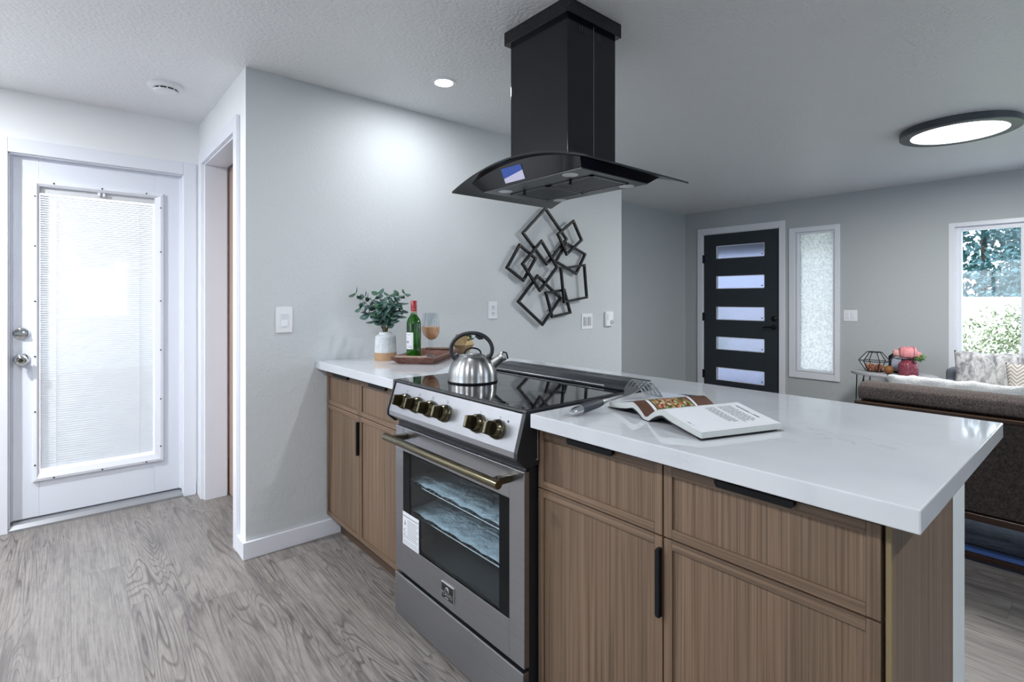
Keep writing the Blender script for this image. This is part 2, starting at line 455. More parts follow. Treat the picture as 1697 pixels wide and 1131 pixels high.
def mat_food():
    m, n, l, b = new_mat('salad_photo_print')
    p = posn(n)
    v = n.new('ShaderNodeTexVoronoi'); v.inputs['Scale'].default_value = 150; l.new(p, v.inputs['Vector'])
    s = n.new('ShaderNodeSeparateColor'); l.new(v.outputs['Color'], s.inputs[0])
    c = ramp(n, l, s.outputs[0], [(0.0, (0.30, 0.015, 0.02)), (0.25, (0.03, 0.02, 0.015)), (0.45, (0.04, 0.20, 0.03)), (0.65, (0.55, 0.52, 0.30)), (0.8, (0.42, 0.06, 0.03)), (1.0, (0.10, 0.28, 0.06))])
    l.new(c, b.inputs['Base Color']); b.inputs['Roughness'].default_value = 0.3
    return m
M['food'] = mat_food()

def mat_rose_vase():
    m, n, l, b = new_mat('diamond_cut_rose_glass')
    p = posn(n)
    v = n.new('ShaderNodeTexVoronoi'); v.inputs['Scale'].default_value = 95; l.new(p, v.inputs['Vector'])
    c = ramp(n, l, v.outputs['Distance'], [(0.1, (0.42, 0.11, 0.15)), (0.6, (0.16, 0.03, 0.05))])
    l.new(c, b.inputs['Base Color']); b.inputs['Roughness'].default_value = 0.12
    bump(n, l, v.outputs['Distance'], b, 0.6, 0.004)
    return m
M['rosevase'] = mat_rose_vase()

def mat_sticker():
    m, n, l, b = new_mat('energy_label_print')
    b.inputs['Base Color'].default_value = (0.70, 0.72, 0.76, 1); b.inputs['Roughness'].default_value = 0.4
    return m
M['sticker'] = mat_sticker()
M['blue_print'] = simple('blue_film_print', (0.02, 0.08, 0.42), 0.3)
M['white_print'] = simple('pale_film_print', (0.62, 0.60, 0.78), 0.3)
M['foam'] = paint('pale_blue_packing_sheet', (0.40, 0.45, 0.48), 0.4, 14, 1.0, 0.03)

# ------------------------------------------------------------------ mesh helpers
def BM(): return bmesh.new()

def box(bm, x0, x1, y0, y1, z0, z1):
    vs = [bm.verts.new(p) for p in ((x0, y0, z0), (x1, y0, z0), (x1, y1, z0), (x0, y1, z0), (x0, y0, z1), (x1, y0, z1), (x1, y1, z1), (x0, y1, z1))]
    for f in ((0, 3, 2, 1), (4, 5, 6, 7), (0, 1, 5, 4), (1, 2, 6, 5), (2, 3, 7, 6), (3, 0, 4, 7)):
        bm.faces.new([vs[i] for i in f])
    return vs

def prism(bm, pts, axis, a, b):
    """extrude a 2-D polygon along axis from a to b. pts are the two other coordinates in xyz order"""
    def P(p, t):
        return {'x': (t, p[0], p[1]), 'y': (p[0], t, p[1]), 'z': (p[0], p[1], t)}[axis]
    A = [bm.verts.new(P(p, a)) for p in pts]; B = [bm.verts.new(P(p, b)) for p in pts]
    n = len(pts)
    bm.faces.new(A); bm.faces.new(B[::-1])
    for i in range(n): bm.faces.new((A[i], B[i], B[(i + 1) % n], A[(i + 1) % n]))

def lathe(bm, prof, c=(0, 0, 0), axis=Vector((0, 0, 1)), seg=40, cap0=True, cap1=True):
    """prof: list of (r, h) along axis"""
    axis = Vector(axis).normalized(); q = Vector((0, 0, 1)).rotation_difference(axis); c = Vector(c)
    rings = []
    for r, h in prof:
        rings.append([bm.verts.new(c + q @ Vector((r * math.cos(2 * PI * i / seg), r * math.sin(2 * PI * i / seg), h))) for i in range(seg)])
    for a, b in zip(rings, rings[1:]):
        for i in range(seg):
            bm.faces.new((a[i], a[(i + 1) % seg], b[(i + 1) % seg], b[i]))
    if cap0: bm.faces.new(rings[0][::-1])
    if cap1: bm.faces.new(rings[-1])
    return rings

def tube(bm, pts, r, seg=10, closed=False, flat=None):
    """sweep a circle (or ellipse flat=(r1,r2)) along points"""
    pts = [Vector(p) for p in pts]; n = len(pts); rings = []
    up = None
    for i, p in enumerate(pts):
        if closed: d = (pts[(i + 1) % n] - pts[i - 1])
        else: d = pts[min(i + 1, n - 1)] - pts[max(i - 1, 0)]
        d.normalize()
        if up is None:
            up = Vector((0, 0, 1)) if abs(d.z) < 0.9 else Vector((1, 0, 0))
        s = d.cross(up).normalized(); u = s.cross(d).normalized(); up = u
        rr = r[i] if isinstance(r, (list, tuple)) else r
        ra, rb = (rr, rr) if not flat else flat
        rings.append([bm.verts.new(p + s * ra * math.cos(2 * PI * k / seg) + u * rb * math.sin(2 * PI * k / seg)) for k in range(seg)])
    prs = list(zip(rings, rings[1:]))
    if closed: prs.append((rings[-1], rings[0]))
    for a, b in prs:
        for k in range(seg): bm.faces.new((a[k], a[(k + 1) % seg], b[(k + 1) % seg], b[k]))
    if not closed: bm.faces.new(rings[0][::-1]); bm.faces.new(rings[-1])

def bar(bm, a, b, wd, up=(0, 0, 1), ht=None):
    """square bar from a to b"""
    a = Vector(a); b = Vector(b); d = (b - a).normalized(); up = Vector(up)
    s = d.cross(up)
    if s.length < 1e-4: s = d.cross(Vector((1, 0, 0)))
    s.normalize(); u = s.cross(d).normalized(); ht = ht or wd
    vs = []
    for p in (a, b):
        for ss, uu in ((-1, -1), (1, -1), (1, 1), (-1, 1)): vs.append(bm.verts.new(p + s * ss * wd / 2 + u * uu * ht / 2))
    for f in ((0, 1, 2, 3), (7, 6, 5, 4), (0, 4, 5, 1), (1, 5, 6, 2), (2, 6, 7, 3), (3, 7, 4, 0)): bm.faces.new([vs[i] for i in f])

def grid(bm, nu, nv, fn):
    V = [[bm.verts.new(fn(i / nu, j / nv)) for j in range(nv + 1)] for i in range(nu + 1)]
    for i in range(nu):
        for j in range(nv): bm.faces.new((V[i][j], V[i + 1][j], V[i + 1][j + 1], V[i][j + 1]))
    return V

def obj(name, bm, mat, parent=None, smooth=False, bevel=0, recalc=True, solid=0):
    if recalc: bmesh.ops.recalc_face_normals(bm, faces=bm.faces)
    me = bpy.data.meshes.new(name)
    # every mesh gets its origin at the middle of its foot
    xs = [v.co.x for v in bm.verts]; ys = [v.co.y for v in bm.verts]; zs = [v.co.z for v in bm.verts]
    org = Vector(((min(xs) + max(xs)) / 2, (min(ys) + max(ys)) / 2, min(zs)))
    bmesh.ops.translate(bm, verts=bm.verts, vec=-org)
    bm.to_mesh(me); bm.free()
    o = bpy.data.objects.new(name, me); COL.objects.link(o)
    me.materials.append(mat if not isinstance(mat, str) else M[mat])
    if smooth:
        for p in me.polygons: p.use_smooth = True
        if smooth != 'all':
            me.set_sharp_from_angle(angle=math.radians(40))
    wl = org
    if parent is not None:
        o.parent = parent
        wl = org - Vector(parent['_w'])
    o.location = wl
    o['_w'] = tuple(org)
    if bevel:
        md = o.modifiers.new('bevel', 'BEVEL'); md.width = bevel; md.segments = 2; md.limit_method = 'ANGLE'; md.angle_limit = math.radians(40)
    if solid:
        md = o.modifiers.new('solid', 'SOLIDIFY'); md.thickness = solid
    return o

def bxo(name, b, mat, parent=None, bevel=0):
    bm = BM(); box(bm, *b); return obj(name, bm, mat, parent, bevel=bevel)

def tag(o, label=None, cat=None, group=None, kind=None):
    if label: o['label'] = label
    if cat: o['category'] = cat
    if group: o['group'] = group
    if kind: o['kind'] = kind
    return o

def thing(name, label, cat, loc, group=None, kind=None):
    o = bpy.data.objects.new(name, None); COL.objects.link(o)
    o.empty_display_size = 0.05
    o.location = loc; o['_w'] = tuple(loc)
    return tag(o, label, cat, group, kind)

def struct(o): o['kind'] = 'structure'; return o

def text_mesh(name, s, size, mat, parent, origin, right, up, extrude=0.0004, align='CENTER'):
    cu = bpy.data.curves.new(name, 'FONT'); cu.body = s; cu.size = size; cu.extrude = extrude
    cu.align_x = align; cu.align_y = 'CENTER'
    t = bpy.data.objects.new(name + '_tmp', cu); COL.objects.link(t)
    bpy.context.view_layer.update()
    me = bpy.data.meshes.new_from_object(t.evaluated_get(bpy.context.evaluated_depsgraph_get()))
    COL.objects.unlink(t); bpy.data.objects.remove(t); bpy.data.curves.remove(cu)
    r = Vector(right).normalized(); u = Vector(up).normalized(); nn = r.cross(u); O = Vector(origin)
    bm = BM(); bm.from_mesh(me)
    for v in bm.verts: v.co = O + r * v.co.x + u * v.co.y + nn * v.co.z
    bpy.data.meshes.remove(me)
    return obj(name, bm, mat, parent, recalc=False)

# ================================================================== SETTING
T = 0.12
struct(bxo('floor', (-5.0, XW + T, YB - T, YF + T, -0.05, 0), 'floor'))
struct(bxo('ceiling', (-5.0, XW + T, YB - T, YF + T, H, H + 0.1), 'ceil'))

def wall_xz(name, y0, y1, x0, x1, holes, mat):
    """wall running along x with rectangular holes [(x0,x1,z0,z1)]"""
    bm = BM(); cur = x0
    for a, b, c, d in sorted(holes):
        if a > cur: box(bm, cur, a, y0, y1, 0, H)
        if c > 0: box(bm, a, b, y0, y1, 0, c)
        if d < H: box(bm, a, b, y0, y1, d, H)
        cur = b
    if cur < x1: box(bm, cur, x1, y0, y1, 0, H)
    return struct(obj(name, bm, mat))

def wall_yz(name, x0, x1, y0, y1, holes, mat):
    bm = BM(); cur = y0
    for a, b, c, d in sorted(holes):
        if a > cur: box(bm, x0, x1, cur, a, 0, H)
        if c > 0: box(bm, x0, x1, a, b, 0, c)
        if d < H: box(bm, x0, x1, a, b, d, H)
        cur = b
    if cur < y1: box(bm, x0, x1, cur, y1, 0, H)
    return struct(obj(name, bm, mat))

DW = -3.81
wall_yz('wall_left', DW - T, DW, YB, 0.655, [(-0.225, 0.572, 0.0, 2.01)], 'hall')
wall_xz('wall_nib', 0.655, 0.785, -4.6, -2.7006, [(-3.66, -2.873, 0.0, 2.07)], 'hall')
wall_yz('wall_kitchen', -2.82, -2.70, 0.6556, 3.517 - T, [], 'wall')
wall_xz('wall_return', 3.517 - T, 3.517, -3.83, -2.70, [], 'wall')
wall_yz('wall_living', -3.83, -3.71, 3.517, YF, [], 'wall2')
wall_xz('wall_far', YF, YF + T, -3.83, XW + T, [(-3.475, -2.515, 0.0, 2.05), (-2.345, -1.965, 0.435, 1.96), (-1.0, 1.05, 0.42, 1.895)], 'wall2')
wall_yz('wall_right', XW, XW + T, YB, YF, [(0.05, 0.85, 0.9, 1.9), (3.1, 4.7, 0.1, 2.1)], 'wall2')
wall_xz('wall_back', YB - T, YB, DW - T, XW + T, [(-2.6, -1.0, 0.95, 2.1)], 'wall')
# closet behind the doorway
wall_yz('wall_closet_left', -4.6, -4.5, 0.785, 2.4, [], 'hall')
wall_xz('wall_closet_back', 2.3, 2.4, -4.5, -2.82, [], 'hall')

# ---- baseboards
bm = BM(); box(bm, -2.70, -2.685, 0.64, 1.115, 0, 0.082); box(bm, -2.805, -2.70, 0.64, 0.655, 0, 0.082)
struct(obj('baseboard_kitchen', bm, 'trim', bevel=0.002))
bm = BM(); box(bm, -3.795, -3.745, 0.64, 0.655, 0, 0.082)
struct(obj('baseboard_nib', bm, 'trim', bevel=0.002))
bm = BM(); box(bm, -2.70, -2.685, 1.70, 3.532, 0, 0.082); box(bm, -3.71, -2.70, 3.517, 3.532, 0, 0.082)
struct(obj('baseboard_living', bm, 'trim', bevel=0.002))
bm = BM(); box(bm, -3.71, -3.695, 3.532, YF, 0, 0.082)
struct(obj('baseboard_entry', bm, 'trim', bevel=0.002))
bm = BM(); box(bm, -2.46, XW, YF - 0.015, YF, 0, 0.082)
struct(obj('baseboard_far', bm, 'trim', bevel=0.002))
bm = BM(); box(bm, DW, DW + 0.015, YB, -0.31, 0, 0.082)
struct(obj('baseboard_left', bm, 'trim', bevel=0.002))

# ---- closet doorway casing + jamb (trim)
bm = BM()
box(bm, -3.745, -3.672, 0.637, 0.655, 0, 2.135); box(bm, -2.868, -2.805, 0.637, 0.655, 0, 2.135); box(bm, -3.672, -2.868, 0.637, 0.655, 2.062, 2.135)
struct(obj('trim_1', bm, 'trim', bevel=0.003))
bm = BM()
box(bm, -3.66, -3.642, 0.655, 0.778, 0, 2.052); box(bm, -2.891, -2.873, 0.655, 0.778, 0, 2.052); box(bm, -3.66, -2.873, 0.655, 0.778, 2.052, 2.07)
struct(obj('trim_2', bm, 'trim', bevel=0.002))
# open closet door standing in the dark behind the jamb
o = bxo('closet_door_panel', (-3.655, -3.40, 0.792, 0.83, 0.01, 2.05), 'brown_wall'); struct(o); o.name = 'door_3'
bm = BM(); box(bm, -4.5, -2.82, 2.285, 2.3, 0, 0.08); struct(obj('baseboard_closet', bm, 'trim'))

# ---- back door (white, with enclosed blind)
d1 = thing('door_1', 'white half-closed blind back door with chrome deadbolt and knob', 'door', (DW - 0.04, 0.17, 0.0)); struct(d1)
DX = -3.85
bm = BM()
gy0, gy1, gz0, gz1 = -0.101, 0.425, 0.283, 1.850
box(bm, DX - 0.045, DX, -0.213, gy0, 0.045, 2.0); box(bm, DX - 0.045, DX, gy1, 0.560, 0.045, 2.0)
box(bm, DX - 0.045, DX, gy0, gy1, 0.045, gz0); box(bm, DX - 0.045, DX, gy0, gy1, gz1, 2.0)
obj('door_slab', bm, 'door_white', d1, bevel=0.002)
# raised glazing frame, mitred section
bm = BM()
fy0, fy1, fz0, fz1 = -0.128, 0.470, 0.236, 1.880
def ring(y0, y1, z0, z1, x): return [bm.verts.new((x, y0, z0)), bm.verts.new((x, y1, z0)), bm.verts.new((x, y1, z1)), bm.verts.new((x, y0, z1))]
R = [ring(fy0, fy1, fz0, fz1, DX), ring(fy0 + .004, fy1 - .004, fz0 + .004, fz1 - .004, DX + 0.016), ring(fy0 + .018, fy1 - .018, fz0 + .018, fz1 - .018, DX + 0.019), ring(gy0 + .002, gy1 - .002, gz0 + .002, gz1 - .002, DX + 0.008), ring(gy0 + .002, gy1 - .002, gz0 + .002, gz1 - .002, DX - 0.004), ring(fy0, fy1, fz0, fz1, DX)]
for a, b in zip(R, R[1:]):
    for i in range(4): bm.faces.new((a[i], a[(i + 1) % 4], b[(i + 1) % 4], b[i]))
gf = obj('glazing_frame', bm, 'trim', d1)
scr = [(-0.117, z) for z in (0.33, 0.62, 0.92, 1.22, 1.52, 1.79)] + [(0.452, z) for z in (0.33, 0.62, 0.92, 1.22, 1.52, 1.79)] + [(y, 0.247) for y in (-0.04, 0.17, 0.38)] + [(y, 1.869) for y in (-0.04, 0.17, 0.38)]
for y, z in scr:
    bm = BM(); lathe(bm, [(0.0042, 0), (0.0042, 0.002)], (DX + 0.0185, y, z), (1, 0, 0), 10); obj('screw', bm, 'screw', gf)
o = bxo('glass_pane', (DX - 0.008, DX - 0.005, gy0, gy1, gz0, gz1), 'pane', d1)
# blind
bm = BM()
pit = 0.0127; nsl = int((1.815 - 0.30) / pit)
for i in range(nsl):
    z = 0.302 + i * pit; c, s = 0.0058 * math.cos(math.radians(58)), 0.0066 * math.sin(math.radians(58))
    pts = [(DX - 0.026 + c, z - s), (DX - 0.026, z + 0.0008), (DX - 0.026 - c, z + s), (DX - 0.0265 - c, z + s - 0.0006), (DX - 0.0265, z), (DX - 0.0265 + c, z - s - 0.0006)]
    A = [bm.verts.new((p[0], gy0 + 0.004, p[1])) for p in pts]; B = [bm.verts.new((p[0], gy1 - 0.006, p[1])) for p in pts]
    for k in range(6): bm.faces.new((A[k], A[(k + 1) % 6], B[(k + 1) % 6], B[k]))
bl = obj('blind_slats', bm, 'slat', d1)
bxo('head_rail', (DX - 0.034, DX - 0.012, gy0 + 0.001, gy1 - 0.001, 1.815, 1.8495), 'plastic', bl)
bm = BM()
for y in (-0.030, 0.350): box(bm, DX - 0.0195, DX - 0.0185, y - 0.0012, y + 0.0012, 0.29, 1.82)
obj('ladder_cords', bm, 'plastic', bl)
bm = BM(); box(bm, DX - 0.004, DX + 0.012, 0.150, 0.162, 1.826, 1.846); box(bm, DX - 0.004, DX + 0.012, 0.172, 0.184, 1.824, 1.844)
obj('tilt_slider', bm, 'plastic', bl, bevel=0.001)
bxo('outer_glass_pane', (DX - 0.042, DX - 0.039, gy0, gy1, gz0, gz1), 'pane', d1)
def ros(name, z):
    bm = BM(); lathe(bm, [(0.033, 0), (0.033, 0.006), (0.029, 0.012), (0.016, 0.015)], (DX, -0.171, z), (1, 0, 0), 32)
    return obj(name, bm, 'chrome', d1, smooth=True)
r1 = ros('deadbolt', 1.047)
bm = BM(); box(bm, DX + 0.013, DX + 0.030, -0.191, -0.151, 1.043, 1.052)
obj('thumb_turn', bm, 'chrome', r1, bevel=0.002)
bm = BM(); lathe(bm, [(0.033, 0), (0.033, 0.006), (0.026, 0.012), (0.013, 0.018), (0.012, 0.034), (0.020, 0.040), (0.027, 0.050), (0.028, 0.060), (0.023, 0.068), (0.012, 0.071)], (DX, -0.171, 0.907), (1, 0, 0), 36)
k1 = obj('door_knob', bm, 'chrome', d1, smooth=True)
bm = BM(); lathe(bm, [(0.011, 0), (0.009, 0.004)], (DX + 0.0705, -0.171, 0.907), (1, 0, 0), 20); obj('knob_button', bm, 'brass', k1, smooth=True)
bm = BM(); prism(bm, [(DX - 0.05, 0.0), (DW + 0.012, 0.0), (DW + 0.012, 0.012), (DW - 0.008, 0.030), (DX - 0.005, 0.040), (DX - 0.05, 0.042)], 'y', -0.222, 0.569)
struct(obj('trim_threshold', bm, 'alu')).name = 'trim_3'
bm = BM()
box(bm, DX - 0.05, DW + 0.002, -0.225, -0.215, 0.0, 2.01); box(bm, DX - 0.05, DW + 0.002, 0.562, 0.572, 0.0, 2.01); box(bm, DX - 0.05, DW + 0.002, -0.225, 0.572, 2.0, 2.01)
box(bm, DX, DX + 0.012, -0.215, -0.207, 0.045, 2.0); box(bm, DX, DX + 0.012, 0.553, 0.562, 0.045, 2.0)
struct(obj('trim_4', bm, 'trim', bevel=0.001))
bm = BM()
box(bm, DW, DW + 0.016, -0.292, -0.221, 0.0, 2.083); box(bm, DW, DW + 0.016, 0.566, 0.636, 0.0, 2.083); box(bm, DW, DW + 0.016, -0.221, 0.566, 2.006, 2.083)
struct(obj('trim_5', bm, 'trim', bevel=0.003))

# ---- front door
FY = YF
d2 = thing('door_2', 'charcoal front door with five narrow frosted lites', 'door', (-2.995, FY + 0.03, 0.0)); struct(d2)
lit = [(1.729, 1.889), (1.356, 1.514), (0.971, 1.133), (0.602, 0.760), (0.221, 0.380)]
bm = BM()
fx0, fx1 = -3.455, -2.535; lx0, lx1 = -3.292, -2.700; fy_a, fy_b = FY + 0.012, FY + 0.056
box(bm, fx0, lx0, fy_a, fy_b, 0.012, 2.035); box(bm, lx1, fx1, fy_a, fy_b, 0.012, 2.035)
zz = [0.012] + [v for a, b in sorted(lit) for v in (a, b)] + [2.035]
for i in range(0, len(zz), 2): box(bm, lx0, lx1, fy_a, fy_b, zz[i], zz[i + 1])
obj('door_slab', bm, 'front_door', d2, bevel=0.001)
for a, b in lit:
    p = bxo('door_lite', (lx0, lx1, FY + 0.03, FY + 0.036, a, b), 'frost_lite', d2)
    bm = BM(); e = 0.006
    box(bm, lx0, lx1, FY + 0.010, FY + 0.03, a, a + e); box(bm, lx0, lx1, FY + 0.010, FY + 0.03, b - e, b)
    box(bm, lx0, lx0 + 0.008, FY + 0.010, FY + 0.03, a, b); box(bm, lx1 - e, lx1, FY + 0.010, FY + 0.03, a, b)
    obj('lite_bead', bm, 'trim', p)
    bm = BM(); lathe(bm, [(0.008, 0), (0.008, 0.003)], (lx1 - 0.035, FY + 0.03, a + 0.032), (0, -1, 0), 12); obj('lite_dot', bm, 'screw', p)
bm = BM(); lathe(bm, [(0.032, 0), (0.032, 0.006), (0.024, 0.014), (0.012, 0.02)], (-2.592, fy_a, 1.0), (0, -1, 0), 28); obj('deadbolt', bm, 'black', d2, smooth=True)
bm = BM(); lathe(bm, [(0.03, 0), (0.03, 0.006), (0.012, 0.012), (0.012, 0.045)], (-2.594, fy_a, 0.902), (0, -1, 0), 28)
tube(bm, [(-2.594, fy_a - 0.042, 0.902), (-2.64, fy_a - 0.046, 0.903), (-2.70, fy_a - 0.044, 0.898)], 0.009, 10); obj('lever_handle', bm, 'black', d2, smooth=True)
for z in (1.734, 1.005, 0.283):
    bm = BM(); box(bm, -3.47, -3.452, FY - 0.004, FY + 0.014, z - 0.05, z + 0.05); lathe(bm, [(0.007, -0.052), (0.007, 0.052)], (-3.461, FY - 0.006, z)); obj('hinge', bm, 'black', d2)
bm = BM()
box(bm, -3.532, -3.468, FY - 0.018, FY, 0, 2.118); box(bm, -2.527, -2.463, FY - 0.018, FY, 0, 2.118); box(bm, -3.468, -2.527, FY - 0.018, FY, 2.045, 2.118)
struct(obj('trim_6', bm, 'trim', bevel=0.003))
bm = BM()
box(bm, -3.475, -3.459, FY - 0.002, FY + T, 0, 2.05); box(bm, -2.531, -2.515, FY - 0.002, FY + T, 0, 2.05); box(bm, -3.475, -2.515, FY - 0.002, FY + T, 2.037, 2.05)
struct(obj('trim_7', bm, 'trim'))

# ---- sidelight
w1 = thing('window_1', 'tall narrow rain-glass sidelight beside the front door', 'window', (-2.155, FY, 0.36)); struct(w1)
bm = BM()
box(bm, -2.42, -2.355, FY - 0.018, FY, 0.360, 2.018); box(bm, -1.965, -1.915, FY - 0.018, FY, 0.360, 2.018)
box(bm, -2.355, -1.965, FY - 0.018, FY, 0.360, 0.425); box(bm, -2.355, -1.965, FY - 0.018, FY, 1.965, 2.018)
obj('window_casing', bm, 'trim', w1, bevel=0.003)
bm = BM()
box(bm, -2.345, -2.325, FY - 0.004, FY + 0.1, 0.435, 1.96); box(bm, -1.985, -1.965, FY - 0.004, FY + 0.1, 0.435, 1.96)
box(bm, -2.325, -1.985, FY - 0.004, FY + 0.1, 0.435, 0.452); box(bm, -2.325, -1.985, FY - 0.004, FY + 0.1, 1.943, 1.96)
obj('window_jamb', bm, 'trim', w1, bevel=0.002)
bxo('rain_glass', (-2.325, -1.985, FY + 0.045, FY + 0.052, 0.452, 1.943), 'frost', w1)

# ---- living window
w2 = thing('window_2', 'white framed picture window looking onto the garden trees', 'window', (0.0, FY, 0.42)); struct(w2)
bm = BM()
box(bm, -1.0, -0.945, FY + 0.035, FY + 0.10, 0.42, 1.895); box(bm, 0.995, 1.05, FY + 0.035, FY + 0.10, 0.42, 1.895)
box(bm, -0.945, 0.995, FY + 0.035, FY + 0.10, 0.42, 0.47); box(bm, -0.945, 0.995, FY + 0.035, FY + 0.10, 1.852, 1.895)
box(bm, -0.555, -0.49, FY + 0.035, FY + 0.10, 0.47, 1.852)
box(bm, 0.54, 0.605, FY + 0.035, FY + 0.10, 0.47, 1.852)
obj('window_frame', bm, 'trim', w2, bevel=0.003)
bm = BM()
box(bm, -1.03, -0.985, FY - 0.006, FY + 0.035, 0.40, 1.925); box(bm, 1.035, 1.08, FY - 0.006, FY + 0.035, 0.40, 1.925)
box(bm, -0.985, 1.035, FY - 0.006, FY + 0.035, 1.888, 1.925)
obj('window_casing', bm, 'trim', w2, bevel=0.002)
bxo('window_sill', (-1.04, 1.09, FY - 0.03, FY + 0.05, 0.385, 0.42), 'trim', w2, bevel=0.003)
for a, b in ((-0.945, -0.555), (-0.49, 0.54), (0.605, 0.995)): bxo('window_pane', (a, b, FY + 0.062, FY + 0.066, 0.47, 1.852), 'pane', w2)

# ---- windows out of the frame (their daylight and reflections are in the photo)
def plain_window(name, label, axis, c, a0, a1, z0, z1, bars):
    wn = thing(name, label, 'window', (c, a0, z0) if axis == 'x' else (a0, c, z0)); struct(wn)
    bm = BM(); f = 0.05
    def B(p0, p1, q0, q1):
        if axis == 'x': box(bm, c, c + 0.06, p0, p1, q0, q1)
        else: box(bm, p0, p1, c, c + 0.06, q0, q1)
    B(a0, a0 + f, z0, z1); B(a1 - f, a1, z0, z1); B(a0 + f, a1 - f, z0, z0 + f); B(a0 + f, a1 - f, z1 - f, z1)
    for b in bars: B(b - f / 2, b + f / 2, z0 + f, z1 - f)
    obj('window_frame', bm, 'trim', wn)
    bm = BM()
    if axis == 'x': box(bm, c + 0.03, c + 0.034, a0 + f, a1 - f, z0 + f, z1 - f)
    else: box(bm, a0 + f, a1 - f, c + 0.03, c + 0.034, z0 + f, z1 - f)
    obj('window_pane', bm, 'pane', wn)
plain_window('window_3', 'white framed dining window reflected in the back door glass', 'x', XW + 0.02, 0.05, 0.85, 0.9, 1.9, [])
plain_window('window_4', 'tall living room side window beyond the right of the frame', 'x', XW + 0.02, 3.1, 4.7, 0.1, 2.1, [3.9])
plain_window('window_5', 'wide kitchen window behind the camera', 'y', YB - 0.09, -2.6, -1.0, 0.95, 2.1, [-1.8])

# ================================================================== LAMPS
def can(x, y, label, e=22):
    t = thing('recessed_light', label, 'ceiling light', (x, y, H), 'round recessed lights in the kitchen ceiling')
    bm = BM(); lathe(bm, [(0.046, -0.004), (0.062, -0.005), (0.066, 0.0), (0.046, 0.0)], (x, y, H), cap0=False, cap1=False); obj('trim_ring', bm, 'plastic', t, smooth=True)
    bm = BM(); lathe(bm, [(0.047, -0.003), (0.047, 0.0)], (x, y, H)); obj('lamp_lens', bm, 'can_led', t)
    l = lamp('can_lamp', 'AREA', (x, y, H - 0.008), (0, 0, 0), e, (0.95, 0.97, 1.0), 0.09)
    l.parent = t; l.location = (0, 0, -0.008)
CANE = 13
can(-2.245, 1.47, 'lit recessed light near the top of the textured kitchen wall', 4.5)
can(-2.95, -1.05, 'lit recessed light over the hall by the back door, out of frame', 38)
can(-1.90, -0.75, 'lit recessed light over the kitchen behind the camera, left', CANE)
can(-0.75, -0.75, 'lit recessed light over the kitchen behind the camera, middle', CANE)
can(0.75, -0.75, 'lit recessed light over the kitchen behind the camera, right', CANE)
can(0.75, 1.47, 'lit recessed light to the right of the peninsula', CANE)

t = thing('flush_ceiling_light', 'large lit round flush light with grey rim on living room ceiling', 'ceiling light', (-0.678, 4.353, H))
cx, cy = -0.678, 4.353
bm = BM(); lathe(bm, [(0.30, 0.0), (0.305, -0.004), (0.305, -0.040), (0.298, -0.044), (0.245, -0.044), (0.245, -0.036)], (cx, cy, H), seg=72, cap0=True, cap1=False)
obj('rim', bm, simple('dark_grey_rim', (0.05, 0.06, 0.07), 0.35), t, smooth=True)
bm = BM(); lathe(bm, [(0.246, -0.040), (0.246, -0.030)], (cx, cy, H), seg=72); obj('diffuser', bm, 'led', t)
l = lamp('flush_light_lamp', 'AREA', (0, 0, 0), (0, 0, 0), 32, (1.0, 0.98, 0.95), 0.48); l.parent = t; l.location = (0, 0, -0.05)

sx_, sy_ = -3.21, 0.40
t = thing('smoke_detector', 'round white smoke detector on the ceiling near the back door', 'smoke detector', (sx_, sy_, H))
bm = BM(); lathe(bm, [(0.080, 0.0), (0.080, -0.010), (0.070, -0.020), (0.058, -0.022)], (sx_, sy_, H), seg=40); obj('housing', bm, 'plastic', t, smooth=True)
bm = BM(); lathe(bm, [(0.052, -0.022), (0.050, -0.030)], (sx_, sy_, H), seg=40); obj('sensor_slot', bm, 'screw', t)
bm = BM(); lathe(bm, [(0.054, -0.030), (0.052, -0.036), (0.040, -0.041)], (sx_, sy_, H), seg=40)
for k in range(10):
    a = 2 * PI * k / 10; box(bm, sx_ + 0.053 * math.cos(a) - 0.003, sx_ + 0.053 * math.cos(a) + 0.003, sy_ + 0.053 * math.sin(a) - 0.003, sy_ + 0.053 * math.sin(a) + 0.003, H - 0.032, H - 0.018)
obj('cap', bm, 'plastic', t, smooth=True)

# pendant over the dining place: only its reflection shows in the back door glass
px_, py_ = 2.10, 0.385
t = thing('pendant_lamp', 'white drum pendant lamp reflected in the back door glass', 'pendant lamp', (px_, py_, H))
bm = BM(); lathe(bm, [(0.06, 0), (0.06, -0.02)], (px_, py_, H)); obj('canopy', bm, 'plastic_grey', t)
bm = BM(); tube(bm, [(px_, py_, H - 0.02), (px_, py_, 1.86)], 0.004, 8); obj('cord', bm, 'plastic_grey', t)
bm = BM(); lathe(bm, [(0.19, 0.0), (0.20, 0.01), (0.20, 0.16), (0.19, 0.17)], (px_, py_, 1.69)); obj('lamp_shade', bm, 'plastic', t, smooth=True)

